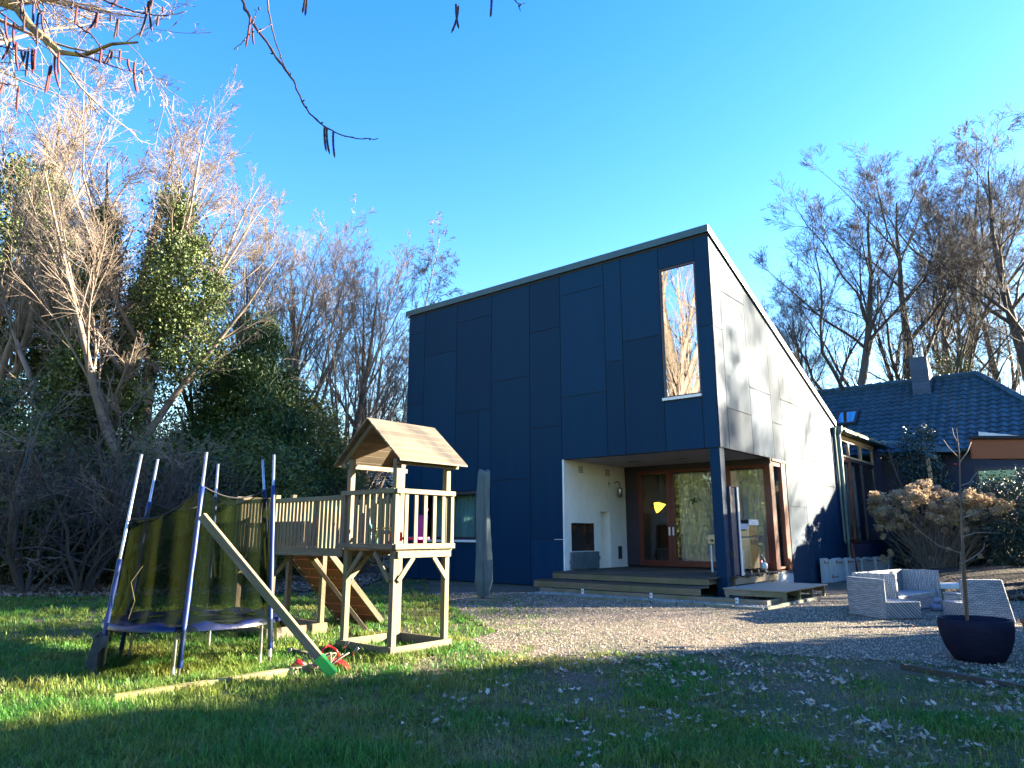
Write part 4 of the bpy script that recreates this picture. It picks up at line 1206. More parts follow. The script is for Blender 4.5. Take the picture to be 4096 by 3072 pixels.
# climbing wall leaning on the far platform
cw = MB()
for i in range(8):
    f0, f1 = i / 8, (i + 1) / 8 - .008
    z0, z1 = .98 * (1 - f0), .98 * (1 - f1); v0, v1 = .90 + .92 * f0, .90 + .92 * f1
    cw.hexa([TW(3.25, v0, z0), TW(2.33, v0, z0), TW(2.33, v1, z1), TW(3.25, v1, z1), TW(3.25, v0 + .015, z0 + .015), TW(2.33, v0 + .015, z0 + .015), TW(2.33, v1 + .015, z1 + .015), TW(3.25, v1 + .015, z1 + .015)])
cwo = cw.build('climbing_wall', M['brownwood'], tower)
for u in (2.30, 3.28):
    b = MB(); b.beam(TW(u, .88, 1.0), TW(u, 1.86, .0), .035, .075); b.build('edge_beam', WD, cwo, .003)
for u, f in ((2.55, .35), (2.62, .35), (2.9, .6), (2.8, .8), (2.6, .8), (3.05, .3)):
    b = MB(); b.lathe(TW(u, .90 + .92 * f - .02, .98 * (1 - f)), [(.0, -.02), (.014, -.012), (.014, .012), (.0, .02)], 8); b.build('bolt', M['greenwood'], cwo)
b = MB(); b.beam(TW(2.20, .50, .97), TW(1.75, 1.15, .0), .05, .05); b.build('strut', WD, tower, .003)

# toys on the platform and bridge
def toy(name, label, cat, mk, fn):
    b = MB(); fn(b); o = b.build(name, M[mk], None, .006); tag(o, label, cat)
    return o
toy('toy_chair', 'purple plastic toy chair behind the sunny tower rail', 'toy', 'purple', lambda b: (b.beam(TW(.18, .52, 1.06), TW(.22, .60, 1.40), .10, .03), b.fbox(TW, .12, .34, .40, .60, 1.14, 1.17), b.beam(TW(.22, .60, 1.38), TW(.24, .66, 1.47), .03, .02), b.beam(TW(.3, .42, 1.055), TW(.3, .44, 1.14), .03, .03)))
toy('toy_truck', 'dark red toy box on the tower floor behind the sunny rail', 'toy', 'red', lambda b: (b.fbox(TW, .12, .30, .14, .26, 1.055, 1.13), b.fbox(TW, .15, .27, .17, .24, 1.13, 1.22)))
toy('toy_bucket', 'small blue plastic bucket in the sunny corner of the tower', 'toy', 'blue', lambda b: b.lathe(TW(.12, .09, 1.055), [(.03, 0), (.04, .09), (.043, .09), (.043, .10)], 14))
toy('folding_toy_chair', 'dark teal folded toy chair behind the shaded tower rail', 'toy', 'teal', lambda b: (b.beam(TW(.72, .30, 1.055), TW(.80, .30, 1.42), .05, .02), b.beam(TW(.60, .32, 1.055), TW(.74, .3, 1.30), .05, .02), b.fbox(TW, .35, .7, .3, .34, 1.2, 1.24)))
toy('yellow_toy_slide', 'yellow green toy legs behind the shaded tower rail', 'toy', 'yellow', lambda b: (b.beam(TW(.56, .2, 1.055), TW(.48, .2, 1.25), .025, .02), b.beam(TW(.22, .2, 1.055), TW(.28, .2, 1.25), .025, .02), b.fbox(TW, .26, .5, .18, .22, 1.25, 1.27)))
toy('red_toy', 'small red toy hanging behind the bridge slats', 'toy', 'red', lambda b: b.fbox(TW, 1.62, 1.68, .2, .23, 1.28, 1.40))

# ---------------------------------------------------------------- trampoline with torn safety net
TC = np.array([-3.02, 7.10, 0]); TR = .775
tr = thing('trampoline', 'small round trampoline with blue padded poles and a drooping dark safety net', 'trampoline', tuple(TC))
angs = [-74, -14, 46, 106, 166, 226]
def tp(a, r, z): return TC + np.array([math.cos(math.radians(a)) * r, math.sin(math.radians(a)) * r, z])
P_ = MB(); P_.tube([tp(a, TR - .02, .40) for a in range(0, 361, 10)], .018, 8, False); rim = P_.build('rim', M['galv'], tr, smooth=True)
b = MB(); nseg = 48; V = [tp(0, 0, .385)] + [tp(i * 7.5, TR - .14, .39) for i in range(nseg)]
b.add(V, [(0, 1 + i, 1 + (i + 1) % nseg) for i in range(nseg)]); b.build('jump_mat', M['blackmat'], tr)
b = MB(); V = []; F = []
rr = random.Random(4)
for i in range(nseg):
    a = i * 7.5; w1 = .03 * math.sin(i * 1.3) + rr.uniform(-.015, .015)
    V += [tp(a, TR + .015, .385), tp(a, TR + .01, .43 + w1 * .4), tp(a, TR - .09, .432 + w1), tp(a, TR - .21, .405 + w1 * .5)]
for i in range(nseg):
    for k in range(3):
        a0 = i * 4 + k; a1 = ((i + 1) % nseg) * 4 + k; F.append((a0, a1, a1 + 1, a0 + 1))
b.add(V, F); b.build('safety_pad', M['bluepvc'], tr, smooth=True)
tops = {}
lean = {-74: (.16, 1.93), -14: (.10, 1.96), 46: (.26, 1.97), 106: (.12, 1.95), 166: (.20, 1.95), 226: (.17, 1.93)}
foam = {-74: (.10, 1.62), -14: (.16, 1.66), 46: (.5, 1.66), 106: (.62, 1.60), 166: (.1, 1.52), 226: (.10, .98)}
for a in angs:
    l, zt = lean[a]; d = .05 if a == -74 else 0
    top = tp(a, TR - l + .04, zt) + np.array([d, 0, 0]); foot = tp(a, TR + .045, 0.0)
    pt = lambda z, top=top, foot=foot, zt=zt: foot + (top - foot) * (z / zt)
    b = MB(); b.tube([pt(0), pt(.5 * zt), pt(zt)], .013, 10); pole = b.build('pole', M['galv'], tr, smooth=True)
    b = MB(); z0, z1 = foam[a]; ps = [pt(z0 + (z1 - z0) * k / 8) for k in range(9)]
    b.tube(ps, [.021 + .002 * math.sin(k * 2.4 + a) for k in range(9)], 12); b.build('foam_sleeve', M['bluefoam'], pole, smooth=True)
    b = MB(); b.tube([pt(.10), pt(.17)], .019, 10); b.build('clamp', M['galv'], pole)
    tops[a] = pt
    b = MB(); b.tube([tp(a - 4, TR - .03, .39), tp(a - 4, TR - .02, .02)], .014, 8); b.build('leg', M['galv'], tr)
neth = {-74: 1.62, -14: 1.63, 46: 1.63, 106: 1.58, 166: 1.50, 226: 1.33}
netb = {-74: .14, -14: .20, 46: .30, 106: .30, 166: .25, 226: .04}
b = MB(); V = []; F = []; NS = 16; NZ = 18; cols = 0
rr = random.Random(9)
for i, a in enumerate(angs):
    a2 = angs[(i + 1) % 6]
    for k in range(NS):
        f = k / NS; sag = math.sin(f * math.pi)
        zt = neth[a] * (1 - f) + neth[a2] * f - .10 * sag; zb = netb[a] * (1 - f) + netb[a2] * f + .05 * math.sin(f * 14 + i)
        for j in range(NZ + 1):
            t = j / NZ; z = zb + (zt - zb) * t
            A_ = tops[a](z); B_ = tops[a2](z); q = A_ * (1 - f) + B_ * f; q[2] = z
            c = np.array([TC[0], TC[1], z]); d = nrm(q - c)
            q = q - d * (.035 - .05 * sag * math.sin(f * 17 + i * 2 + 2.5 * t) * (1 - t * .5)) + (d * (.075 + .03 * math.sin(9 * f + i)) * max(0., min(1., (.55 - z) / .2)))
            V.append(q)
        cols += 1
for c in range(cols):
    for j in range(NZ):
        a0 = c * (NZ + 1) + j; a1 = ((c + 1) % cols) * (NZ + 1) + j; F.append((a0, a1, a1 + 1, a0 + 1))
b.add(V, F); netO = b.build('safety_net', M['net'], tr, smooth=True)
b = MB()
for i, a in enumerate(angs):
    a2 = angs[(i + 1) % 6]; pts = []
    for k in range(9):
        f = k / 8; sag = math.sin(f * math.pi); z = neth[a] * (1 - f) + neth[a2] * f - .10 * sag
        q = tops[a](z) * (1 - f) + tops[a2](z) * f; q[2] = z + .004; pts.append(q - nrm(q - np.array([TC[0], TC[1], z])) * .03)
    b.tube(pts, .007, 5)
b.build('net_hem', M['black'], netO)
# torn end of the net on the ground, left
b = MB(); V = []; F = []
for i in range(15):
    for j in range(7):
        a = 216 + i * 1.3; r = TR + .04 + .03 * math.sin(i * 1.7 + j) + .06 * (1 - j / 6)
        V.append(tp(a, r, .01 + .33 * j / 6 + .02 * math.sin(i + j * 2)))
for i in range(14):
    for j in range(6): F.append((i * 7 + j, (i + 1) * 7 + j, (i + 1) * 7 + j + 1, i * 7 + j + 1))
b.add(V, F); b.build('torn_net', mat('bundled_net', (.012, .016, .022), .7, col2=(.03, .035, .04), scale=9), tr, smooth=True)
for pp in (((-3.42, 6.62, .46), (-3.36, 6.58, .62), (-3.40, 6.56, .78), (-3.33, 6.60, .92)), ):
    b = MB(); b.tube(list(pp), .004, 5); b.build('loose_cord', M['greenwood'], netO)

# ---------------------------------------------------------------- swing timbers
top = at(436, 1114, 6.22); low = gnd(712, 1448, .10)
b = MB(); b.beam(low + (low - top) * .0, top, .062, .068); o = b.build('fallen_swing_beam', M['towerwood'], None, .005)
b = MB(); d = nrm(top - low); b.beam(low - d * .05, low + d * .14, .072, .080); c_ = b.build('bracket', M['green'], o, .006)
b = MB(); q = low + d * .09 + np.array([0, 0, .035]) - np.array([0, .04, 0]); b.lathe(q, [(.010, 0), (.010, .008), (.0, .01)], 10); b.build('bolt', M['steel'], c_)
tag(o, 'long timber beam with green plastic bracket leaning diagonally against the trampoline', 'beam')
a = gnd(243, 1512, .03); c = gnd(700, 1440, .03)
b = MB(); b.beam(a, c, .075, .07); o = b.build('lawn_beam', M['greenwood'], None, .006)
tag(o, 'long timber beam lying flat in the sunny grass before the trampoline', 'beam')
b = MB(); b.beam(gnd(625, 1405, .03), gnd(700, 1425, .03), .05, .06); o = b.build('short_beam', M['oldwood'], None, .005)
tag(o, 'short dark timber lying in grass between trampoline and tower', 'beam')

sw_ = thing('swing_seat', 'red plastic swing seat with tangled ropes dropped in the grass', 'swing seat', tuple(gnd(705, 1450)))
c = gnd(706, 1452, 0)
def arcstrip(c, r0, r1, a0, a1, thick, up, n=24):
    b = MB(); V = []; F = []
    for i in range(n + 1):
        a = math.radians(a0 + (a1 - a0) * i / n)
        for r in (r0, r1):
            for t in (0, thick):
                V.append(c + np.array([math.cos(a) * r, -.06 + t, max(.01, math.sin(a) * r * up)]))
    for i in range(n):
        k = i * 4
        F += [(k, k + 4, k + 5, k + 1), (k + 2, k + 3, k + 7, k + 6), (k, k + 2, k + 6, k + 4), (k + 1, k + 5, k + 7, k + 3)]
    F += [(0, 1, 3, 2), (n * 4, n * 4 + 2, n * 4 + 3, n * 4 + 1)]
    b.add(V, F); return b
arcstrip(c + np.array([.02, 0, -.03]), .155, .195, 10, 168, .13, .72).build('seat', M['red'], sw_, .004)
b = MB(); b.tube([c + np.array([-.05, -.02, .14]), c + np.array([-.04, -.02, .20]), c + np.array([.0, 0, .225]), c + np.array([.07, .0, .19]), c + np.array([.10, .01, .13])], .011, 8); b.build('handle', M['red'], sw_, smooth=True)
b = MB(); b.tube([c + np.array([-.20, .02, .05]), c + np.array([-.27, .02, .09]), c + np.array([-.30, 0, .05])], .022, 8); b.build('end_plug', M['red'], sw_, smooth=True)
rr = random.Random(11)
for k in range(5):
    pts = []; x0 = rr.uniform(-.1, .1)
    for i in range(22):
        t = i / 21
        pts.append(c + np.array([x0 + .17 * math.sin(t * 7 + k) * t - .03, -.09 + .05 * math.sin(t * 11 + k * 2), .15 * abs(math.cos(t * 5 + k)) + .02]))
    b = MB(); b.tube(pts, .0065, 6); b.build('rope', M['rope'], sw_, smooth=True)
for dx, dz in ((.22, .14), (.14, .2), (-.38, .13)):
    b = MB(); e = c + np.array([dx, .02, dz]); b.tube([e, e + [.03, 0, .03], e + [.05, 0, .06], e + [.035, 0, .07], e + [.01, 0, .035], e], .004, 6); b.build('carabiner', M['steel'], sw_, smooth=True)

# ---------------------------------------------------------------- closed parasol in its grey cover
U = gnd(1043, 1297)
ps = thing('covered_parasol', 'closed parasol in a tall grey fabric cover standing before the dark house wall', 'parasol', tuple(U))
b = MB(); V = []; F = []; NZ, NA = 26, 40
for j in range(NZ + 1):
    t = j / NZ; z = .07 + 2.32 * t
    r = .155 - .045 * max(0, (t - .15)) / .85
    if t < .12: r = .085 + .07 * (t / .12)
    for i in range(NA):
        a = i * 2 * math.pi / NA
        k = 1 + .10 * math.sin(3 * a + 1.5 * math.sin(2.2 * t * 3)) + .05 * math.sin(7 * a + 6 * t) * (1.5 - t) + .16 * max(0, .35 - t) * math.sin(5 * a + 9 * t)
        V.append(U + np.array([math.cos(a) * r * k, math.sin(a) * r * k * .8, z + (.03 * math.sin(2 * a) if j == NZ else 0)]))
for j in range(NZ):
    for i in range(NA): F.append((j * NA + i, j * NA + (i + 1) % NA, (j + 1) * NA + (i + 1) % NA, (j + 1) * NA + i))
V.append(U + np.array([0, 0, 2.36])); F += [(NZ * NA + i, NZ * NA + (i + 1) % NA, len(V) - 1) for i in range(NA)]
b.add(V, F); b.build('cover', M['grey_cloth'], ps, smooth=True)
b = MB(); b.tube([U + [.02, -.12, .1], U + [.015, -.125, 1.0], U + [.01, -.10, 2.3]], .006, 5); b.build('piping', M['iron'], ps)
b = MB(); b.tube([U, U + [0, 0, .12]], .035, 12); b.build('pole', M['iron'], ps)
for k in range(2):
    b = MB(); b.box(U[0] - .34 - .02 * k, U[0] + .40, U[1] - .22 + k * .26, U[1] - .02 + k * .26, .006, .035 + .005 * k)
    o = b.build('paving_plank', M['oldwood'], None, .004)
    tag(o, ('front' if k == 0 else 'rear') + ' weathered plank lying on gravel under the covered parasol', 'plank')

# ---------------------------------------------------------------- things on the porch
q = planeV(1592, 1290, .9)
def GP(px, py, v): return planeV(px, py, v)
# tall dark panel beside the corner post
sp = thing('folded_screen', 'tall narrow dark wooden screen with metal hinges standing beside the corner post', 'screen', tuple(HW(-.02, .3, .38)), HRZ)
b = MB(); b.fbox(HW, -.03, .04, .27, .33, .385, 2.15); b.fbox(HW, -.03, .04, .62, .66, .385, 2.15); b.fbox(HW, -.01, .03, .33, .62, .40, 2.13); b.build('leaf', M['darkwall'], sp, .003)
b = MB(); b.fbox(HW, -.052, -.032, .60, .665, .385, 2.15); b.build('lit_edge_strip', M['sill'], sp, .002)  # white colour paints the sunlit right edge of the screen
for z in (.75, 1.85):
    b = MB(); b.fbox(HW, -.045, .045, .26, .345, z, z + .12); b.build('hinge', M['iron'], sp)
# gas grill
g0 = GP(1600, 1240, 1.45); gu = (g0 - K0) @ AX
gr = thing('gas_grill', 'stainless steel gas grill with closed hood and side shelf on the porch', 'grill', (float(g0[0]), float(g0[1]), .385), HRZ)
def G(u0, u1, v0, v1, z0, z1, name, m, par=gr, bv=.006):
    b = MB(); b.fbox(HW, u0, u1, v0, v1, .385 + z0, .385 + z1); return b.build(name, m, par, bv)
gu = .33
cab = G(gu - .27, gu + .32, 1.35, 1.85, .10, .74, 'cabinet', M['steel'])
G(gu - .24, gu + .02, 1.335, 1.349, .14, .56, 'door', M['steel'], cab); G(gu + .03, gu + .29, 1.335, 1.349, .14, .56, 'door', M['steel'], cab)
b = MB()
for i in range(5): b.fbox(HW, gu - .284, gu - .271, 1.42, 1.78, .385 + .60 + i * .022, .385 + .61 + i * .022)
b.build('vent', M['iron'], cab)
b = MB(); prof = [(1.33, .76), (1.33, .92), (1.37, 1.04), (1.47, 1.12), (1.70, 1.12), (1.80, 1.04), (1.86, .92), (1.86, .76)]
nn = len(prof); V = [HW(gu + .32, v, .385 + z) for v, z in prof] + [HW(gu - .27, v, .385 + z) for v, z in prof]
b.add(V, [tuple(range(nn))[::-1], tuple(range(nn, 2 * nn))] + [(i, (i + 1) % nn, nn + (i + 1) % nn, nn + i) for i in range(nn)]); hood = b.build('hood', M['steel'], gr, .008)
G(gu - .30, gu - .271, 1.36, 1.84, 1.0, 1.12, 'hood_side', M['sill'], hood)
b = MB(); b.tube([HW(gu + .26, 1.30, .385 + .90), HW(gu - .21, 1.30, .385 + .90)], .014, 10); b.build('handle', M['iron'], hood)
G(gu + .33, gu + .68, 1.40, 1.82, .74, .80, 'side_shelf', M['sill']); G(gu + .33, gu + .68, 1.38, 1.40, .60, .80, 'control_panel', M['steel'])
for k in range(3):
    b = MB(); c = HW(gu + .58 - k * .28, 1.325 if k else 1.37, .385 + .68); b.tube([c, c - BX * .03], .028, 14); b.build('knob', M['iron'], gr)
G(gu + .62, gu + .66, 1.44, 1.48, .0, .74, 'leg', M['sill'])
for u in (gu - .24, gu + .28):
    for v in (1.40, 1.80):
        b = MB(); c = HW(u, v, .385 + .04); b.tube([c - AX * .015, c + AX * .015], .04, 14); b.build('wheel', M['iron'], gr)
# gas bottle
gb = HW(.14, .86, .385)
t = thing('gas_bottle', 'grey gas bottle with white foot ring standing before the grill', 'gas bottle', tuple(gb))
b = MB(); b.lathe(gb + [0, 0, .05], [(.10, 0), (.135, .03), (.135, .38), (.115, .45), (.06, .50), (.03, .52)], 24); b.build('body', mat('grey_enamel', (.33, .36, .35), .45, col2=(.27, .30, .29), scale=5), t, smooth=True)
b = MB(); b.lathe(gb, [(.125, 0), (.13, .055), (.10, .06)], 24); b.build('foot_ring', M['sill'], t)
b = MB(); b.tube([gb + [0, 0, .56], gb + [0, 0, .63]], .018, 10); b.tube([gb + [-.04, 0, .62], gb + [.05, 0, .62]], .010, 8); b.tube([gb + [-.06, 0, .66], gb + [-.06, 0, .57], gb + [.06, 0, .57], gb + [.06, 0, .66], gb + [-.06, 0, .66]], .006, 6); b.build('valve', M['iron'], t)
# red and white garden blower
bl = HW(-.0, 2.15, .385)
bl = planeV(1640, 1222, 2.2); bl[2] = .385
t = thing('engine_tool', 'small red and white motor tool with round grey handle at the end of the deck', 'power tool', tuple(bl), HRZ)
def E_(dx, dy, z): return bl - AX * dx + BX * dy + np.array([0, 0, z])
b = MB(); b.lathe(E_(-.02, 0, .09), [(.0, 0), (.08, .005), (.10, .05), (.10, .14), (.07, .18), (0, .19)], 20, 1, .9); b.build('engine_cover', M['red'], t, smooth=True)
b = MB(); b.lathe(E_(.10, .0, .05), [(.0, 0), (.06, .005), (.085, .05), (.085, .12), (.05, .16), (0, .165)], 20); b.build('tank', M['white'], t, smooth=True)
b = MB(); b.lathe(E_(-.16, 0, .02), [(.0, 0), (.06, .005), (.07, .16), (.05, .26), (0, .27)], 16); b.build('fan_housing', M['iron'], t, smooth=True)
b = MB(); b.tube([E_(-.10, 0, .26), E_(-.08, 0, .34), E_(-.01, 0, .375), E_(.07, 0, .35), E_(.12, 0, .28), E_(.13, 0, .20)], .02, 10); b.build('handle', mat('grey_plastic', (.28, .28, .28), .5, col2=(.22, .22, .22), scale=5), t, smooth=True)
b = MB(); b.lathe(E_(-.07, -.088, .17), [(.0, -.02), (.028, -.02), (.028, .0), (.0, .0)], 14); b.build('starter', M['sill'], t)
b = MB(); b.fbox(lambda u, v, z: E_(-u, v, z), -.16, .12, -.06, .06, .0, .05); b.build('base', M['iron'], t, .01)
b = MB(); b.fbox(HW, .62, 1.25, 2.42, 2.70, .386, .47); o = b.build('door_mat_box', M['black'], None, .01); tag(o, 'flat black box on the deck against the sliding glass', 'box')

# ---------------------------------------------------------------- wicker lounge furniture
WK = M['wicker']
def wk(name, label, cat, boxes, org, rz, group='grey wicker lounge furniture on the gravel'):
    """boxes: (part name, x0,x1,y0,y1,z0,z1) in a frame at org turned by rz"""
    t = thing(name, label, cat, (org[0], org[1], 0), rz, group)
    c, s = math.cos(rz), math.sin(rz)
    for nm, x0, x1, y0, y1, z0, z1 in boxes:
        f = lambda x, y, z: (org[0] + x * c - y * s, org[1] + x * s + y * c, z)
        b = MB(); b.hexa([f(x0, y0, z0), f(x1, y0, z0), f(x1, y1, z0), f(x0, y1, z0), f(x0, y0, z1), f(x1, y0, z1), f(x1, y1, z1), f(x0, y1, z1)])
        b.build(nm, WK, t, .012)
    return t
# module A: corner (5.29,10.57); right end (5.87,10.66); back-left end (5.28,11.32)
ra = math.atan2(.10, .59)
wk('wicker_sofa_module', 'front wicker seat module turned away, its tall back towards the house', 'sofa', [('seat', .085, .62, 0, .78, .015, .25), ('backrest', 0, .08, 0, .78, .012, .565)], (5.28, 10.56), ra)
# module B behind it: L shaped corner seat, open to the right front
rb = .72
wk('wicker_two_seat_sofa', 'large wicker two seat sofa with high arms behind the front module', 'sofa',
   [('seat', .08, 1.77, -.62, -.08, .015, .26), ('backrest', .0, 1.85, -.075, 0, .012, .60), ('arm', 0, .075, -.66, -.08, .012, .60), ('arm', 1.775, 1.85, -.66, -.08, .012, .60)], (5.42, 11.72), rb)
ch = wk('wicker_armchair', 'wicker chair with high slanted back standing behind the dark plant pot', 'chair', [('seat', .02, .58, .12, .65, .015, .26)], (6.22, 10.10), -.02)
b = MB(); o3 = np.array([6.22, 10.10, 0])
b.hexa([o3 + [0, 0, .012], o3 + [.62, -.02, .012], o3 + [.62, .08, .012], o3 + [0, .1, .012], o3 + [-.01, .06, .585], o3 + [.545, .04, .585], o3 + [.545, .12, .585], o3 + [-.01, .14, .585]])
b.build('backrest', WK, ch, .012)
wk('wicker_footstool', 'small wicker stool between the two seat sofa and the armchair', 'stool', [('body', 0, .30, 0, .32, .015, .33), ('top', -.008, .308, -.008, .328, .331, .352)], (6.50, 10.72), .15)
b = MB(); b.box(6.02, 6.36, 10.32, 10.56, .02, .06); o = b.build('low_tray', WK, None, .01); tag(o, 'flat low wicker tray on the gravel left of the armchair', 'tray', 'grey wicker lounge furniture on the gravel')
t = thing('stone_bench', 'pale stone slab bench behind the wicker armchair', 'bench', (8.3, 14.0, 0))
b = MB(); b.box(7.35, 8.45, 12.9, 13.3, .26, .34); b.build('slab', M['sill'], t, .01)
for x in (7.5, 8.2):
    b = MB(); b.box(x, x + .12, 12.95, 13.25, 0, .258); b.build('leg', M['stone'], t, .01)
c = gnd(2020, 1310); c = np.array([6.72, 11.75, 0])
t = thing('garden_figure', 'small grey-blue lying figure of rounded stone beside the two seat sofa', 'ornament', tuple(c))
b = MB(); b.lathe(c + [.0, 0, 0], [(.0, 0), (.07, .01), (.09, .06), (.06, .12), (0, .13)], 14); b.lathe(c + [.14, 0, 0], [(0, 0), (.05, .01), (.06, .05), (.04, .09), (0, .1)], 12); b.build('body', mat('blue_stone', (.12, .14, .20), .6, col2=(.2, .2, .26), scale=9), t, smooth=True)
b = MB(); b.lathe(c + [.04, 0, .12], [(0, 0), (.05, .01), (.055, .05), (.03, .09), (0, .10)], 12); b.build('head', mat('blue_stone2', (.14, .16, .24), .6, col2=(.2, .2, .26), scale=9), t, smooth=True)

# ---------------------------------------------------------------- large pot with a young tree
PC = np.array([4.525, 7.27, 0])
pot = thing('plant_pot', 'large dark blue round plant pot on the gravel at the right', 'plant pot', tuple(PC))
b = MB(); prof = [(.0, 0), (.19, 0), (.215, .015), (.272, .11), (.308, .22), (.322, .32), (.318, .385), (.31, .395), (.288, .392), (.285, .35), (.27, .30), (0, .30)]
b.lathe(PC, prof, 56)
po = b.build('pot_body', M['anthracite'], pot, smooth=True)
b = MB(); b.lathe(PC + [0, 0, .29], [(.268, 0), (.268, .02), (.0, .03)], 30); b.build('soil', M['litter'], pot)
sap = thing('young_tree', 'thin bare sapling tied to a stake in the large dark pot', 'tree', tuple(PC + [0, 0, .32]))
s0 = PC + [-.02, 0, .30]; s1 = at(2078, 1150, 7.27); s2 = at(2074, 1040, 7.25); s3 = at(2066, 925, 7.24)
b = MB(); b.tube([s0 - [.06, 0, 0], at(2080, 1240, 7.27), s1, s2, at(2072, 980, 7.25), s3], [.012, .011, .010, .007, .005, .003], 8); b.build('trunk', M['bark'], sap, smooth=True)
b = MB(); b.beam(at(2089, 1330, 7.27) - [0, 0, .04], at(2077, 1135, 7.30), .024, .024); b.build('stake', M['brownwood'], sap)
for px in (2071, 2083):
    b = MB(); b.tube([at(2075, 1190, 7.24), at((px + 2075) / 2, 1260, 7.22), at(px, 1330, 7.2)], .0022, 5); b.build('string', M['rope'], sap)
br_ = [[(2078, 1218), (2100, 1205), (2115, 1195), (2125, 1185), (2127, 1172)], [(2076, 1090), (2050, 1075), (2030, 1080)], [(2075, 1120), (2105, 1110), (2128, 1098)],
       [(2073, 1000), (2090, 975), (2098, 955)], [(2073, 990), (2050, 968), (2038, 950)], [(2076, 1195), (2030, 1180), (1990, 1150), (1955, 1118), (1935, 1112)], [(2077, 1160), (2110, 1150), (2160, 1152)], [(2074, 1050), (2095, 1042), (2110, 1020)], [(2071, 960), (2060, 940), (2057, 925)]]
b = MB()
for L in br_: b.tube([at(x, y, 7.26 + .03 * i) for i, (x, y) in enumerate(L)], [.006 * (1 - .7 * i / len(L)) for i in range(len(L))], 5)
b.build('crown', M['twig'], sap, smooth=True)
t = thing('terracotta_pot', 'terracotta brown planter cut off by the right picture edge', 'plant pot', (5.42, 7.62, 0))
b = MB(); b.lathe((5.44, 7.62, 0), [(.0, 0), (.13, 0), (.18, .30), (.19, .30), (.19, .34), (.165, .34), (.16, .28), (0, .28)], 28); b.build('body', M['brick'], t, smooth=False)
b = MB(); b.lathe((5.44, 7.62, .12), [(.156, 0), (.163, .04)], 28); b.lathe((5.44, 7.62, .20), [(.168, 0), (.174, .03)], 28); b.build('band', M['iron'], t)
b = MB(); b.beam(gnd(1948, 1440, .02), gnd(2225, 1490, .02), .05, .06); o = b.build('bed_edging_timber', M['deck'], None, .005); tag(o, 'dark half buried timber edging between lawn and gravel below the plant pot', 'edging')
def bx(px, Y): return float(at(px, 1150, Y)[0])
def htop(px, py, Y): return float(at(px, py, Y)[2])

# ---------------------------------------------------------------- ground cover
rng = np.random.default_rng(21)
BED = [(-45, 13.6), (-20, 13.4), (-12, 13.9), (-7, 14.3), (-4.6, 15.2), (-3.4, 17.0), (-3.6, 22), (-6, 60), (-45, 60)]
def sample(n, y0, y1, k=.78, x1=None):
    y = rng.uniform(y0, y1, n * 2); w_ = rng.uniform(0, 1, n * 2) < y / y1; y = y[w_][:n]
    x = rng.uniform(-1, 1, len(y)) * (k * y + .3)
    return x, y
def dens(x, y):
    d = np.ones_like(x)
    g_ = inside(GRAVEL, x, y); b_ = inside(BED, x, y)
    n1 = vnoise(x, y, 1.3, 1); n2 = vnoise(x, y, 3.7, 2)
    right = np.clip((x + .8) / 2.2, 0, 1)
    near_g = inside([(-.9, 6.6), (.6, 6.1), (2.2, 6.6), (3.7, 6.5), (5, 5.2), (12, 2), (12, 9), (0, 9), (-.9, 8)], x, y)
    patch = np.clip((n1 * .6 + n2 * .4 - .26 - .20 * right) * 4.0, 0, 1)
    d = np.where(right > .05, .12 + .88 * patch, .55 + .45 * patch)
    d = np.where(near_g & ~g_, d * np.clip((n1 - .35) * 3, .08, 1), d)
    d = np.where(g_, np.where((x < .6) & (n1 * .5 + n2 * .5 > .56), .35, .015) * np.clip(1.2 - np.maximum(x, -1), .1, 1), d)
    d = np.where(b_, .02, d)
    hs_ = ((x - K0[0]) * BX[0] + (y - K0[1]) * BX[1] > -.05) & (x > -4)
    d = np.where(hs_, 0, d)
    return d, g_, right, n1
GX = []; GY = []; GS = []; GA = []
for (n, y0, y1) in ((190000, 3.3, 5.2), (170000, 5.2, 8.5), (110000, 8.5, 14.5), (30000, 14.5, 22)):
    cl = n // 12; xc, yc = sample(cl, y0, y1); rep = np.repeat(np.arange(len(xc)), 12)
    ox = rng.normal(size=len(rep)) * .020; oy = rng.normal(size=len(rep)) * .020
    x = xc[rep] + ox; y = yc[rep] + oy; cf = (.55 + .95 * rng.uniform(0, 1, len(xc)) ** 1.5)[rep]; aa = np.arctan2(oy, ox) + rng.normal(size=len(rep)) * .6
    if y0 > 8: k_ = x < 1.2; x = x[k_]; y = y[k_]; cf = cf[k_]; aa = aa[k_]
    d, g_, right, n1 = dens(x, y)
    keep = rng.uniform(0, 1, len(x)) < d
    x = x[keep]; y = y[keep]; GA.append(aa[keep])
    hgt = cf[keep] * (.050 + .045 * np.clip(vnoise(x, y, 2.2, 5) - .3, 0, 1)) * np.where(g_[keep], .6, 1) * (1 - .28 * right[keep])
    GX.append(x); GY.append(y); GS.append(hgt)
# taller tufts against timbers and posts
tx = []; ty = []
for (a, c_, n) in ((gnd(250, 1512), gnd(700, 1440), 1500), (TW(0, -.03, 0), TW(0 - .03, .87, 0), 900), (TW(-.02, -.02, 0), TW(.9, -.03, 0), 900), (TW(2.15, -.03, 0), TW(3.05, -.03, 0), 500), (np.array([-3.9, 6.4, 0]), np.array([-2.2, 6.9, 0]), 1800)):
    t_ = rng.uniform(0, 1, n); w_ = rng.normal(size=n) * .05
    tx.append(a[0] + (c_[0] - a[0]) * t_ + w_); ty.append(a[1] + (c_[1] - a[1]) * t_ + rng.normal(size=n) * .05)
tx = np.concatenate(tx); ty = np.concatenate(ty)
GX.append(tx); GY.append(ty); GS.append(np.full(len(tx), .085)); GA.append(rng.uniform(0, 6.283, len(tx)))
x = np.concatenate(GX); y = np.concatenate(GY); h = np.concatenate(GS) * rng.uniform(.6, 1.4, len(x))
N = len(x)
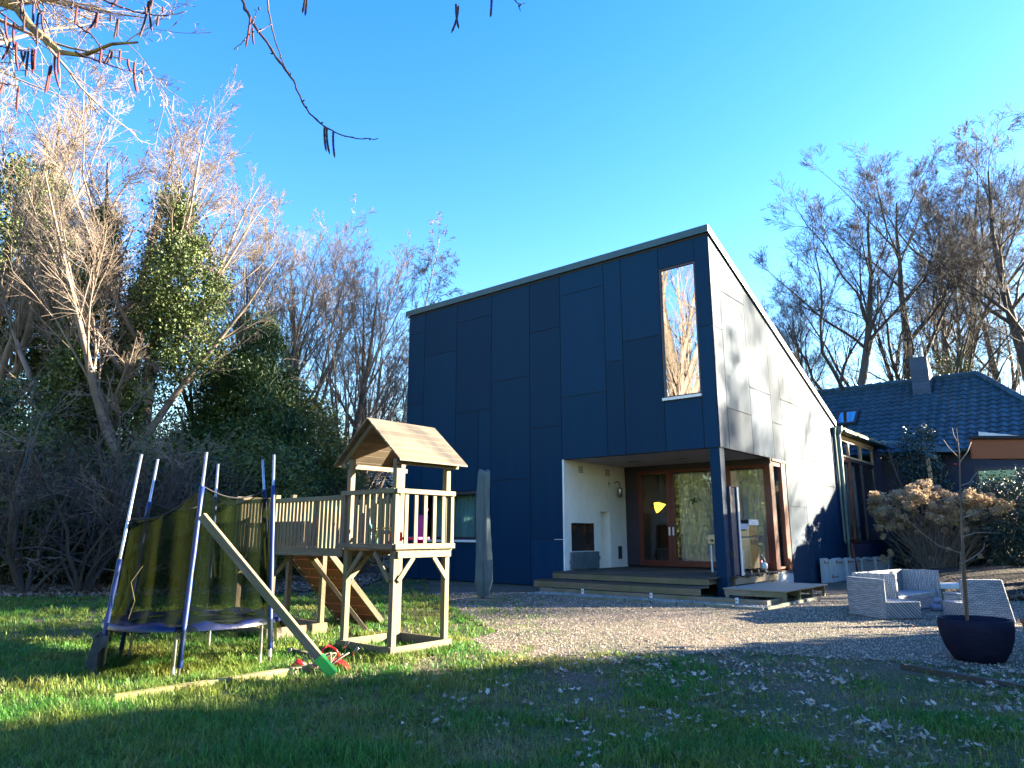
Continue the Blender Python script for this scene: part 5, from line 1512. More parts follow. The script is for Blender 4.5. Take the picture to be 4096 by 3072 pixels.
az = np.concatenate(GA); ln_ = rng.uniform(.15, 1.0, N) * h
wd = rng.uniform(.0016, .0034, N) * np.clip(y / 5.0, .9, 3.0)
dx, dy = np.cos(az), np.sin(az); sx, sy = -dy * wd, dx * wd
B0 = np.stack([x, y, np.zeros(N)], 1)
V = np.empty((N, 5, 3))
V[:, 0] = B0 - np.stack([sx, sy, 0 * x], 1); V[:, 1] = B0 + np.stack([sx, sy, 0 * x], 1)
mid = B0 + np.stack([dx * ln_ * .3, dy * ln_ * .3, h * .6], 1)
V[:, 2] = mid + np.stack([sx, sy, 0 * x], 1) * .8; V[:, 3] = mid - np.stack([sx, sy, 0 * x], 1) * .8
V[:, 4] = B0 + np.stack([dx * ln_, dy * ln_, h * rng.uniform(.75, 1.0, N)], 1)
b = np.arange(N)[:, None] * 5
FF = np.concatenate([b + np.array([0, 1, 2, 3]), b + np.array([3, 2, 4])], 1).ravel()
dryp = np.clip((vnoise(x, y, 1.7, 31) - .45) * 3.2, .08, .75) * np.clip((x + 3.4) / 3.4, .35, 1)
isdry = rng.uniform(0, 1, N) < dryp
def blades(name, sel, m_, lab):
    n = int(sel.sum()); b = np.arange(n)[:, None] * 5
    ff = np.concatenate([b + np.array([0, 1, 2, 3]), b + np.array([3, 2, 4])], 1).ravel()
    me = mesh_np(name, V[sel].reshape(-1, 3), ff, np.tile([4, 3], n)); me.materials.append(m_)
    o = bpy.data.objects.new(name, me); COL.objects.link(o); tag(o, lab, None, None, 'stuff')
V[isdry, :, 2] *= .75
blades('grass', ~isdry, M['grass'], 'green lawn grass with tufts and thin patches')
blades('dry_grass', isdry, M['drygrass'], 'straw coloured dry grass between the green tufts')
print('grass blades', N)

def leaf_litter(name, x, y, size, m_, label, z=.01, lobes=True):
    n = len(x)
    k = 10
    a = np.arange(k) * 2 * math.pi / k
    r = np.array([1.15, .8, .98, .74, .92, .8, 1.05, .78, .9, .72])
    out = np.stack([np.cos(a) * r * .5, np.sin(a) * r * .36], 1)
    L = (size * (.45 + 1.15 * rng.uniform(0, 1, n) ** 1.6))[:, None]
    X = out[None, :, 0] * L; Y = out[None, :, 1] * L
    curl = rng.uniform(-2.0, 2.6, n)[:, None]; Z = curl * (Y ** 2) / L * 1.0 + rng.uniform(-.3, 1.1, n)[:, None] * X ** 2 / L
    P = np.stack([X, Y, Z], -1); P = np.concatenate([P, np.zeros((n, 1, 3))], 1)
    ty_ = rng.normal(size=n) * .35; tx_ = rng.normal(size=n) * .35; tz = rng.uniform(0, 6.283, n)
    def rot(P, i, j, t_):
        c, s = np.cos(t_)[:, None], np.sin(t_)[:, None]; A = P[..., i] * c - P[..., j] * s; B = P[..., i] * s + P[..., j] * c
        P = P.copy(); P[..., i] = A; P[..., j] = B; return P
    P = rot(P, 1, 2, tx_); P = rot(P, 0, 2, ty_); P = rot(P, 0, 1, tz)
    P += np.stack([x, y, rng.uniform(.008, .03, n) + z], 1)[:, None, :]
    f = np.array([(i, (i + 1) % k, k) for i in range(k)])
    F = (f[None] + np.arange(n)[:, None, None] * (k + 1)).reshape(-1, 3)
    me = mesh_np(name, P.reshape(-1, 3), F.ravel(), np.full(len(F), 3)); me.materials.append(m_)
    o = bpy.data.objects.new(name, me); COL.objects.link(o); tag(o, label, None, None, 'stuff'); return o
x, y = sample(34000, 3.3, 9.5)
right = np.clip((x + 1.2) / 2.0, 0, 1); n1 = vnoise(x, y, 2.1, 9); n2 = vnoise(x, y, 6, 10)
d = (.016 + .62 * right) * np.clip((n1 * .45 + n2 * .55 - .50) * 8, .05, 1)
g_ = inside(GRAVEL, x, y); d = np.where(g_, d * .10, d)
nearg = inside([(-.9, 6.9), (.6, 6.4), (2.2, 6.9), (3.7, 6.9), (5, 5.6), (6, 6.2), (3.8, 7.4), (0.9, 8.1), (0, 9), (-.9, 8)], x, y)
d = np.where(nearg & ~g_, d * 2.2 + .10, d)
k_ = rng.uniform(0, 1, len(x)) < d
leaf_litter('fallen_leaves', x[k_], y[k_], .038, M['dryleaf'], 'pale dry oak leaves scattered over the front lawn')
print('leaves', k_.sum())
xs = rng.uniform(-22, -3.5, 30000); ys = rng.uniform(12.9, 22, 30000)
k_ = inside(BED, xs, ys) | (rng.uniform(0, 1, len(xs)) < .03); xs = xs[k_]; ys = ys[k_]
leaf_litter('bed_leaves', xs, ys, .085, M['brownleaf'], 'brown fallen leaves covering the bed under the hedge')
xs = rng.uniform(7.4, 14, 9000); ys = rng.uniform(13.4, 19, 9000); k_ = inside(BANK, xs, ys); xs = xs[k_]; ys = ys[k_]
d = np.hypot(xs - cx, ys - cy); zb = np.clip((3.6 - d) / 3.6, 0, 1) * .45
o = leaf_litter('bank_leaves', xs, ys, .09, M['brownleaf'], 'brown fallen leaves on the planted bank behind the wicker seats', z=zb if False else .0)
o.location.z = 0.0
vv = np.empty(len(o.data.vertices) * 3, dtype=np.float32); o.data.vertices.foreach_get('co', vv); vv = vv.reshape(-1, 11, 3)
vv[:, :, 2] += zb[:, None]; o.data.vertices.foreach_set('co', vv.ravel())
# gravel grains
x, y = sample(90000, 6.6, 15.5, .74)
k_ = inside(gp, x, y) & (rng.uniform(0, 1, len(x)) < np.clip(11 / y, .4, 1)); x = x[k_]; y = y[k_]
stones('gravel_stones', np.stack([x, y, np.full(len(x), .007)], 1), .005, .012, M['pebble'], 'small grey brown gravel stones of the yard', .75)
x, y = sample(26000, 7.0, 15, .74)
k_ = inside(gp, x, y) & (vnoise(x, y, 2.5, 14) > .55) & (rng.uniform(0, 1, len(x)) < .12)
leaf_litter('gravel_leaves', x[k_], y[k_], .045, M['brownleaf'], 'few small brown leaves strewn over the gravel yard')

# ---------------------------------------------------------------- bare trees, left side
GL = 'bare trees behind the lawn on the left'
def T(key, px, Y, py_top, label, **k):
    x = bx(px, Y); H = htop(px, py_top, Y)
    if key in TREE_LIB: k['sc'] = H / TREE_H[key]; k['H'] = TREE_H[key]
    else: TREE_H[key] = H
    kk = dict(H=H); kk.update(k)
    return bare_tree(key, (x, Y, 0), label, **kk)
TREE_H = {}
t = T('A', 60, 19, 175, 'ivy covered bare tree nearest the left picture edge', seed=11, r0=.33, style='oak', group=GL, lean=(.10, 0))
ivy_on(t, 'A', 1, .5, 11.0, .60, 300, 80, ((.9, -.2, 5.6, .7, 26), (-1.0, 0, 4.6, .8, 30), (.2, .2, 2.6, 1.1, 50)))
t = T('B', 290, 20, 195, 'tall bare tree with the biggest bulging ivy mass on its trunk', seed=15, r0=.36, style='fan', group=GL, lean=(.03, 0))
ivy_on(t, 'B', 2, .5, 11.5, .85, 260, 75, ((1.0, -.4, 8.2, 1.15, 90), (1.1, -.3, 6.6, 1.15, 80), (.6, -.2, 9.8, .7, 40), (-.7, -.2, 5.0, .7, 30)))
t = T('C', 215, 21, 250, 'ivy clad forked trunk between the two tall ivy trees', seed=18, r0=.30, style='oak', group=GL)
ivy_on(t, 'C', 3, .3, 9.0, .55, 300, 80, ((-.5, -.2, 4.0, .8, 30),))
t = T('D', 500, 23.5, 400, 'slim bare tree with ivy fingers above the dark conifer', seed=23, r0=.2, style='fan', group=GL)
ivy_on(t, 'D', 4, 2.0, 8.6, .42, 150, 55, ((.6, 0, 6.6, .5, 22), (.9, 0, 7.6, .4, 18), (-.7, 0, 6.9, .35, 16)))
T('E', 632, 25, 395, 'bare fan shaped tree rising right of the dark conifer', seed=31, r0=.24, style='fan', group=GL, sn=1.1)
T('F', 705, 24.5, 470, 'bare tree with several leaning stems behind the tower', seed=36, r0=.22, style='fan', group=GL, lean=(.22, 0))
T('E', 790, 27, 500, 'bare fan shaped tree second nearest to the house', rz=2.1, group=GL)
T('F', 745, 25.5, 640, 'low leaning bare tree close behind the tower roof', rz=.4, group=GL)
t = T('G', 838, 26, 490, 'slender birch with pale trunk leaning next to the house', seed=41, r0=.13, style='birch', bark='birch', group=GL, lean=(.14, 0))
T('B', -60, 22, 120, 'tall bare tree with its trunk beyond the left picture edge', rz=1.3, group=GL)
T('A', 130, 25, 190, 'wide bare tree far behind the leftmost ivy tree', rz=2.6, group=GL)
T('E', 560, 26, 420, 'far bare tree behind the conifer top', rz=4.4, group=GL)

# mossy limb reaching in from a trunk beyond the left edge
t = thing('overhanging_tree', 'near tree whose yellow lichened limb reaches into the upper left corner', 'tree', (-8.6, 7.4, 0))
rng2 = np.random.default_rng(77)
LY = 8.0
kk = .7874 * 2212 / 4096
limb = [at(x_ * kk, y_ * kk, LY - .05 * i) for i, (x_, y_) in enumerate([(-420, -60), (-160, -10), (0, 10), (70, 30), (130, 100), (200, 190), (290, 235), (340, 290), (400, 270), (480, 245), (600, 235), (700, 215)])]
tk = [np.array([-8.6, 7.4, 0]), np.array([-8.5, 7.4, 3]), np.array([-8.3, 7.5, 6]), limb[0]]
tk = np.array(tk + limb[1:])
# resample
s_ = np.concatenate([[0], np.cumsum(np.linalg.norm(np.diff(tk, axis=0), axis=1))]); q = np.linspace(0, s_[-1], 34)
P0 = np.stack([np.interp(q, s_, tk[:, i]) for i in range(3)], 1)[None]
P0[:, 1:-1] += rng2.normal(size=P0[:, 1:-1].shape) * .02
R0 = np.interp(q, [0, s_[3], s_[7], s_[-1]], [.20, .085, .055, .012])[None]
V, F = tubes_mesh([(P0, R0, 10)]); V = V - np.array([-8.6, 7.4, 0])
me = mesh_np('trunk', V, *rows4(F), smooth=True); me.materials.append(M['barkyellow']); o = bpy.data.objects.new('trunk', me); COL.objects.link(o); o.parent = t
i1 = int(34 * .52)
Pa, Ra = P0[:, i1:], R0[:, i1:]
P1, R1 = grow(rng2, Pa, Ra, 16, .0, .98, .75, .3, .55, 8, .12, .01, .42, .2)
P2, R2 = grow(rng2, P1, R1, 8, .1, .98, .7, .2, .5, 5, .12, .02, .55, .3)
P3, R3 = grow(rng2, P2, R2, 6, .1, 1, .7, .2, .5, 4, .12, .03, .6, .4)
P4, R4 = grow(rng2, P3, R3, 3, .2, 1, .6, .2, .5, 3, .1, .03, .7, .5)
V, F = tubes_mesh([(P1, R1, 6), (P2, np.maximum(R2, .004), 4), (P3, np.maximum(R3, .003), 3), (P4, np.maximum(R4, .0024), 3)]); V = V - np.array([-8.6, 7.4, 0])
me = mesh_np('crown', V, *rows4(F), smooth=True); me.materials.append(M['twig']); o = bpy.data.objects.new('crown', me); COL.objects.link(o); o.parent = t

# trees mirrored in the upper window, beyond the left edge
bare_tree('M', (-15.5, 6.5, 0), 'big bare tree on the lawn beyond the left edge, mirrored in the upper window', H=25, r0=.6, style='fan', seed=51)
for i_, (x_, y_, h_, r_) in enumerate(((-16, -2, 6, 3), (-19, 2.5, 6.5, 3), (-21, 7, 6, 3), (-15, -7, 5.5, 3))):
    evergreen('evergreen_bush', ['first', 'second', 'third', 'fourth'][i_] + ' sunlit evergreen of the hedge beyond the left edge', (x_, y_, 0), h_, r_, r_, lambda t: np.sqrt(np.clip(1 - np.clip(2 * t - .75, 0, 1.2) ** 2, .05, 1)), 'ivy', 260, 60, .2, .6, .4, 300 + i_, group='sunlit hedge beyond the left edge', hollow=.2)
bare_tree('C', (-20, 3.5, 0), 'bare tree beyond the left edge behind the big one', H=15, rz=2.0)
bare_tree('A', (-22, 9, 0), 'bare tree far beyond the left edge by the hedge', H=15, rz=4.0)

# ---------------------------------------------------------------- bare trees behind the old house, right
GR = 'bare trees behind the tiled house'
rk = dict(bark='barkdark', twig='twigdark', group=GR)  # darker bark and twigs put the backlit look into the colour
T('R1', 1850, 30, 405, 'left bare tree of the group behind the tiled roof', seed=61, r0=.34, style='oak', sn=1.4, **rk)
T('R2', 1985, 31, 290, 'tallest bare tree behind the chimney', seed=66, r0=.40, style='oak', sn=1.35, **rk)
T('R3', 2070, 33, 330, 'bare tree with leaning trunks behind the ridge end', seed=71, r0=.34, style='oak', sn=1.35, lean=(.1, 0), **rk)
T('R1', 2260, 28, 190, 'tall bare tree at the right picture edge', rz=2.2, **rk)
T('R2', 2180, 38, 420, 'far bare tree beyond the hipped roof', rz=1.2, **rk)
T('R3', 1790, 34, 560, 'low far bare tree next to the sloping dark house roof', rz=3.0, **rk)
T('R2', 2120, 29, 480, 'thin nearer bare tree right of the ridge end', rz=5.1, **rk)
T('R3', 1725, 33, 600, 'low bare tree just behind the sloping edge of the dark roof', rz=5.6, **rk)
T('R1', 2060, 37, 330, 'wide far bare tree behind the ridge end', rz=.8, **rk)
# further trees beyond the right edge; their shade falls on the sunny wall
for i, (x_, y_, H_, s_, rz_) in enumerate(((30, 20.9, 13.5, 'R1', 1.1), (33, 25.8, 15, 'R3', 2.0), (50, 26.2, 21, 'R2', 4.2))):
    k = dict(sc=H_ / TREE_H[s_])
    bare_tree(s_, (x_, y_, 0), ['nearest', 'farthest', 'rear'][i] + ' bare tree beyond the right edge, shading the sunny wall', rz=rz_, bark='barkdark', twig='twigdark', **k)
rt = evergreen('evergreen_bush', 'green ivy bush showing behind the chimney', tuple(HW(-1.2, 20.5, 0)), 8.4, 1.6, 1.2, lambda t: .5 + .5 * np.sin(t * 2.6 + .3), 'ivy', 70, 90, .10, .7, .25, 81)

# ---------------------------------------------------------------- evergreens on the left
cone = lambda t: (1 - t) ** .75 * (.35 + .65 * np.minimum(1, t * 6)) + .03
blob = lambda t: np.sqrt(np.clip(1 - (2 * t - .9) ** 2 * .9, .03, 1))
col_ = lambda t: np.clip(1.1 - t, .12, 1) ** .5
x = bx(540, 17)
evergreen('dark_conifer', 'dark green drooping conifer right of the ivy trees', (bx(530, 21.6), 21.6, 0), htop(530, 680, 21.6), 2.6, 2.4, cone, 'yew', 560, 120, .17, .22, .22, 101, droop=1.0, cat='conifer', hollow=.35, partname='crown')
evergreen('dark_conifer', 'smaller dark conifer half behind the larger one', (bx(440, 22.2), 22.2, 0), htop(440, 760, 22.2), 1.7, 1.7, cone, 'yew', 300, 120, .17, .22, .22, 102, droop=1.0, cat='conifer', hollow=.3, partname='crown')
evergreen('laurel_bush', 'sunlit yellow green laurel bush left of the play tower', (bx(632, 22.6), 22.6, 0), htop(632, 850, 22.6), 1.75, 1.5, blob, 'laurel', 380, 120, .14, .32, .23, 103, droop=.25)
evergreen('laurel_bush', 'sunlit laurel low behind the bridge railing', (bx(712, 23.5), 23.5, 0), htop(712, 985, 23.5), 1.2, 1.2, blob, 'laurel', 220, 110, .14, .32, .22, 104, droop=.25)
evergreen('laurel_bush', 'darker laurel behind the trampoline poles', (bx(520, 18.6), 18.6, 0), 3.6, 1.9, 1.1, blob, 'ivy', 220, 110, .14, .32, .22, 105, droop=.25)
hd = [(20, 17.4, 3.9, 1.3), (120, 18.2, 2.8, 1.5), (230, 17.6, 2.2, 1.5), (335, 18, 3.5, 1.2), (415, 17.2, 2.7, 1.2), (-60, 17.8, 4.6, 1.8), (80, 21, 4.4, 1.4), (300, 21, 3.8, 1.4), (190, 22.5, 2.3, 1.8)]
lb = ['dark evergreen bush at the left edge of the hedge', 'dark evergreen bush second from the left in the hedge', 'dark evergreen bush below the forked ivy trunk', 'dark evergreen bush below the biggest ivy mass', 'low dark evergreen bush between hedge and conifer',
      'dark evergreen bush just beyond the left edge', 'taller evergreen bush behind the left hedge', 'taller evergreen bush behind the ivy mass', 'evergreen bush far behind the middle of the hedge']
for i, (px, Y, H_, r_) in enumerate(hd):
    evergreen('evergreen_bush', lb[i], (bx(px, Y), Y, 0), H_, r_, 1.1, blob, 'darkleaf' if i % 3 else 'ivy', int(150 * H_ / 4), 75, .10, .6, .26, 110 + i, group='dark bushes of the left hedge')
# bare thicket before the hedge
rngb = np.random.default_rng(5)
bl_ = [('bare shrub with a thick twisted stem at the left', 75, 15.1, 3.9, 7), ('bare shrub with arching twigs behind the trampoline', 300, 15.6, 4.0, 8), ('bare shrub left of the trampoline poles', 190, 15.4, 3.6, 7), ('bare shrub at the left picture edge', -30, 15.6, 4.2, 8), ('small bare shrub below the conifer', 420, 15.3, 3.0, 9)]
for i, (lab, px, Y, H_, sd_) in enumerate(bl_):
    key = 'S%d' % (i % 2)
    if key not in TREE_LIB:
        rr_ = np.random.default_rng(90 + i); ns = 6
        P = np.empty((ns, 9, 3)); a_ = rr_.uniform(0, 6.28, ns); P[:, 0] = np.stack([np.cos(a_) * .08, np.sin(a_) * .08, 0 * a_], 1)
        d_ = np.stack([np.cos(a_) * .55, np.sin(a_) * .35, np.ones(ns)], 1)
        for k in range(1, 9):
            d_ = d_ + rr_.normal(size=d_.shape) * .16; d_ /= np.linalg.norm(d_, axis=1, keepdims=True); P[:, k] = P[:, k - 1] + d_ * 4.2 / 8
        R = np.repeat((.075 * np.linspace(1, .18, 9))[None], ns, 0) * rr_.uniform(.5, 1, (ns, 1))
        P1, R1 = grow(rr_, P, R, 9, .08, .98, .9, .3, .62, 8, .14, -.015, .5, .2)
        P2, R2 = grow(rr_, P1, R1, 7, .1, .98, .7, .25, .55, 5, .14, -.01, .55, .3)
        P3, R3 = grow(rr_, P2, R2, 4, .1, 1, .7, .25, .5, 3, .14, .0, .6, .4)
        V, F = tubes_mesh([(P, R, 8)]); a = mesh_np('stem', V, *rows4(F), smooth=True)
        V, F = tubes_mesh([(P1, np.maximum(R1, .006), 5), (P2, np.maximum(R2, .005), 3), (P3, np.maximum(R3, .004), 3)]); b_ = mesh_np('twigs', V, *rows4(F), smooth=True)
        TREE_LIB[key] = (a, b_, (P, R, 8), None); TREE_H[key] = 4.2
    t = bare_tree(key, (bx(px, Y), Y, 0), lab, cat='shrub', sc=H_ / 4.2, rz=i * 1.3, bark='barkdark', twig='twigdark' if i % 2 == 0 else 'twig', group='bare shrubs before the left hedge', name='bare_shrub')
t = bare_tree('S1', (-6.2, 24, 0), 'bare shrub in sunlight seen under the tower roof', cat='shrub', sc=.9, rz=.7, name='bare_shrub')
t = bare_tree('S0', (-4.6, 22, 0), 'low bare shrub close to the left house corner', cat='shrub', sc=.75, rz=2.7, name='bare_shrub')
evergreen('evergreen_bush', 'dark bush beside the neighbour roof under the tower roof', (-6.8, 21, 0), 3.3, 1.3, 1, blob, 'darkleaf', 110, 80, .1, .6, .24, 131)
# distant wood closing the view
far = thing('far_wood', 'distant bare woodland closing the view behind the garden', None, (0, 0, 0), kind='stuff')
for i in range(30):
    key = ['A', 'C', 'E', 'R3', 'F'][i % 5]; a, b_ = TREE_LIB[key][:2]
    px = -60 + i * 44; Y = 44 + (i * 7 % 5) * 3
    if 24 < i: px = 1700 + (i - 24) * 110; Y = 52
    for nm, me in (('trunks', a), ('crowns', b_)):
        o = bpy.data.objects.new(nm, me); COL.objects.link(o); o.parent = far; o.location = (bx(px, Y), Y, -.5); o.rotation_euler = (0, 0, i * 1.7); sc = rngb.uniform(.7, .95) * 12 / TREE_H[key]; o.scale = (sc, sc, sc)
o = evergreen('far_hedge', 'distant dark evergreen hedge below the far wood', (-16, 32, 0), 4.2, 20, 1.6, lambda t: .7 + .3 * np.sin(t * 3), 'darkleaf', 500, 60, .26, .5, .55, 140, cat='hedge', hollow=.05, stems=2)

# ---------------------------------------------------------------- unseen shrubs added beyond the right edge to throw the lawn's shade
def shade_line():
    out = []
    n = np.array([-math.sin(SUN_AZ), math.cos(SUN_AZ)])
    return n
names_ = ['first', 'second', 'third', 'fourth', 'fifth', 'sixth', 'seventh', 'eighth', 'ninth', 'tenth', 'eleventh']
sy = [(13.6, 13.8, 2.3, .8), (12.6, 12.6, 2.0, .9), (12.0, 9.9, 2.75, .85), (12.0, 8.9, 3.7, 1.2), (12.4, 7.3, 5.2, 1.6), (12.2, 5.0, 6.2, 1.9), (12.4, 2.4, 6.4, 1.9), (12.2, -.4, 6.4, 1.9), (15.5, 3.6, 7.5, 2.4), (15.5, 7.0, 6.8, 2.2)]
for i, (x_, y_, H_, r_) in enumerate(sy):
    evergreen('added_shade_shrub', names_[i] + ' unseen evergreen added beyond the right edge to shade the lawn', (x_, y_, 0), H_, r_, r_, lambda t: np.sqrt(np.clip(1 - np.clip(2 * t - .75, 0, 1.2) ** 2, .05, 1)), 'darkleaf', int(90 * r_ * H_), 60, .17, .7, .22, 150 + i, group='unseen shrubs added on the right for shade', hollow=.1)

# ---------------------------------------------------------------- dry hydrangea
HC = HW(-2.2, 8.6, 0)
hy = thing('hydrangea_bush', 'big leafless hydrangea with pale brown dried flower heads', 'shrub', tuple(HC))
rh = np.random.default_rng(33)
heads = []
for i in range(235):
    if i < 205:
        px = rh.uniform(1880, 2180); up = 1066 + .00045 * (px - 1995) ** 2 - 9 * math.sin((px - 1870) / 30.)
        if abs(px - 1995) < 60: up -= 34 * math.exp(-((px - 2000) / 32.) ** 2)
        py = up + abs(rh.normal()) * 44
        if py > 1165: py = 1165 - rh.uniform(0, 60)
    else:
        px = rh.uniform(1900, 2170); py = rh.uniform(1130, 1215)
    v = 8.6 + rh.normal() * .55
    heads.append((planeV(px, py, float(np.clip(v, 7.6, 9.8))), .14 * rh.uniform(.65, 1.2) if i < 205 else .07))
st = []
for c, r in heads:
    b0 = HC + np.array([rh.normal() * .22, rh.normal() * .22, 0]); m1 = b0 * .55 + c * .45 + np.array([0, 0, -.25 * rh.uniform(.2, 1.)])
    t_ = np.linspace(0, 1, 7)[:, None]; P = (1 - t_) ** 2 * b0 + 2 * t_ * (1 - t_) * (m1 + [0, 0, .2]) + t_ ** 2 * (c - [0, 0, r * .5]); P[1:-1] += rh.normal(size=(5, 3)) * .03
    st.append(P)
P = np.array(st); R = np.repeat((.011 * np.linspace(1, .35, 7))[None], len(P), 0)
P1, R1 = grow(rh, P, R, 2, .25, .9, .6, .2, .25, 4, .12, .04, .6, .4)
V, F = tubes_mesh([(P, R, 5), (P1, np.maximum(R1, .0035), 3)])
me = mesh_np('stems', V - HC, *rows4(F), smooth=True); me.materials.append(M['twig']); o = bpy.data.objects.new('stems', me); COL.objects.link(o); o.parent = hy
protos = []
for k in range(6):
    n = 190; q = rh.normal(size=(n, 3)); q /= np.linalg.norm(q, axis=1, keepdims=True); q *= (rh.uniform(.5, 1.1, (n, 1))) * (1 + .25 * np.sin(q[:, :1] * 5 + k) * np.cos(q[:, 1:2] * 4)); q[:, 2] *= .85
    tan = np.cross(q, rh.normal(size=(n, 3)))
    V, F = leaf_cards(rh, q, tan, .42, .85)
    me = mesh_np('flower_head', V, F.ravel(), np.full(len(F), 3)); me.materials.append(M['hydra']); protos.append(me)
order = sorted(range(len(heads)), key=lambda i: -heads[i][1])
rest = []
for rank, i in enumerate(order):
    c, r = heads[i]
    if rank < 100:
        o = bpy.data.objects.new('flower_head', protos[i % 6]); COL.objects.link(o); o.parent = hy; o.location = c - HC; o.scale = (r, r, r * .95); o.rotation_euler = (rh.uniform(-.4, .4), rh.uniform(-.4, .4), rh.uniform(0, 6))
    else: rest.append((c, r))
VV = []; FF = []; bb = 0
for c, r in rest:
    n = 220; q = rh.normal(size=(n, 3)); q /= np.linalg.norm(q, axis=1, keepdims=True); q *= rh.uniform(.55, 1, (n, 1))
    V, F = leaf_cards(rh, q, np.cross(q, rh.normal(size=(n, 3))), .42, .85); VV.append(V * r + c - HC); FF.append(F + bb); bb += len(V)
o = child_leaves('small_flower_heads', hy, np.concatenate(VV), np.concatenate(FF), M['hydra']); o['kind'] = 'stuff'

evergreen('camellia', 'slim dark camellia with a few red buds before the old house window', tuple(planeV(2015, 1200, 11.8) * [1, 1, 0]), float(planeV(2045, 925, 11.8)[2]), .62, .6, lambda t: .35 + .65 * np.sin(np.clip(t, 0, 1) * 2.9), 'rhodo', 150, 60, .09, .5, .13, 170)
for px, py in ((2063, 1005), (2055, 972), (2075, 1016)):
    pass
q = planeV(2063, 1003, 11.2)
rr_ = MB(); rr_.lathe(q, [(0, -.03), (.04, -.015), (.045, .01), (0, .035)], 10); o = rr_.build('red_bud', M['red']); o.parent = None
tag(o, 'single red camellia bloom high on the dark shrub', 'flower')
rl = [(2140, 10.6, 2.3, .9, 'dark rhododendron right of the hydrangea'), (2200, 9.9, 2.8, 1.1, 'large dark rhododendron at the right picture edge'), (2230, 8.6, 2.2, 1.0, 'nearest dark rhododendron at the right edge'), (2085, 12.0, 2.2, .7, 'dark rhododendron below the old house window'), (1975, 12.3, 1.5, .8, 'low dark shrub behind the hydrangea stems')]
for i, (px, v, H_, r_, lab) in enumerate(rl):
    evergreen('rhododendron', lab, tuple(planeV(px, 1180, v) * [1, 1, 0]), H_, r_, r_, blob, 'rhodo', int(120 * r_ * H_ / 2), 70, .10, .4, .15, 180 + i, group='rhododendrons by the old house')

# ---------------------------------------------------------------- hazel twigs with catkins above the viewer
hz = thing('hazel', 'near hazel with dark twigs and hanging catkins along the top of the view', 'tree', (-2.2, -.6, 0))
O_ = np.array([-2.2, -.6, 0])
rz_ = np.random.default_rng(55)
def smooth(pts, n):
    pts = np.array(pts); s = np.concatenate([[0], np.cumsum(np.linalg.norm(np.diff(pts, axis=0), axis=1))])
    q = np.linspace(0, s[-1], n); P = np.stack([np.interp(q, s, pts[:, i]) for i in range(3)], 1)
    for _ in range(2): P[1:-1] = (P[:-2] + 2 * P[1:-1] + P[2:]) / 4
    return P
def kt(L, Y, k=1.): return [at(x_ * k, y_ * k, Y + .02 * i) for i, (x_, y_) in enumerate(L)]
mainb = kt([(470, -120), (515, -20), (530, 20), (548, 50), (560, 70), (585, 105), (612, 145), (635, 175), (650, 215), (668, 245), (700, 272), (730, 290), (770, 300), (817, 299)], 2.1)
twigs = [(mainb, .0062, .0016, 60)]
twigs.append((kt([(560, -100), (577, -15), (580, 20), (588, 68), (600, 105), (613, 140), (625, 160)], 2.05), .004, .0018, 26))
twigs.append((kt([(556, 70), (568, 62), (583, 56)], 2.12), .0025, .0014, 8)); twigs.append((kt([(542, 70), (530, 85), (520, 95), (505, 107)], 2.1), .002, .001, 12))
twigs.append((kt([(545, 52), (550, 35), (556, 28), (549, 20)], 2.1), .002, .001, 8)); twigs.append((kt([(652, 218), (657, 232), (659, 225)], 2.1), .002, .001, 6))
twigs.append((kt([(1085, -40), (1112, 2), (1122, 10), (1135, 6)], 2.0), .0025, .001, 12)); twigs.append((kt([(1120, 10), (1124, 25)], 2.0), .002, .001, 4))
K3 = .7874 * 2212 / 4096
for L, Y in (([(480, -60), (510, -5), (590, 25), (640, 45), (740, 70), (840, 82), (950, 58)], 2.3), ([(740, 68), (742, 45), (735, 40)], 2.3), ([(-60, 20), (30, 85), (72, 113), (150, 180), (200, 225), (260, 250), (262, 330)], 2.6),
             ([(-60, 220), (0, 235), (110, 258), (180, 246)], 2.5), ([(170, -60), (180, 0), (240, 120), (285, 230), (300, 262)], 2.6), ([(380, 260), (440, 290), (520, 318), (612, 350), (650, 358), (725, 362), (790, 345)], 2.7),
             ([(-60, 400), (15, 422), (95, 438)], 2.5), ([(330, -50), (370, 10), (392, 33), (492, 63), (565, 73), (598, 93), (640, 100)], 2.6), ([(100, -60), (112, 0), (125, 80)], 2.4), ([(380, 120), (470, 180), (515, 250), (560, 256), (612, 253)], 2.6), ([(565, 256), (530, 325), (512, 250)], 2.6), ([(150, -50), (175, 0), (195, 70), (215, 70)], 2.4)):
    twigs.append((kt(L, Y, K3), .0042, .0014, 26))
b = MB()
for pts, r0_, r1_, n in twigs:
    P = smooth(pts, n); P[1:-1] += rz_.normal(size=(n - 2, 3)) * .0012
    R = np.linspace(r0_, r1_, n); R = R * (1 + .35 * (rz_.uniform(0, 1, n) > .85)); b.tube(P, R, 7)
    for k in range(3, n - 1, 6):
        d = nrm(rz_.normal(size=3)); b.tube([P[k], P[k] + d * .008, P[k] + d * .013], [.0022, .003, .0008], 5)
for k in range(4):                               # stems from the ground up to the twigs
    e = [mainb[0], kt([(480, -60)], 2.3, K3)[0], kt([(-60, 20)], 2.6, K3)[0], kt([(330, -50)], 2.6, K3)[0]][k]
    s0_ = O_ + np.array([.1 * k, .05 * k, 0]); mid = s0_ * .5 + e * .5 + np.array([-.5, -.3, .5])
    b.tube(smooth([s0_, mid, e], 18), np.linspace(.02, .006, 18), 8)
for V_ in range(len(b.v)): pass
o = b.build('branches', M['hazel'], None, smooth=True)
o.data.transform(Matrix.Translation(Vector(-O_))); o.parent = hz; WM[o.name] = WM[hz.name]
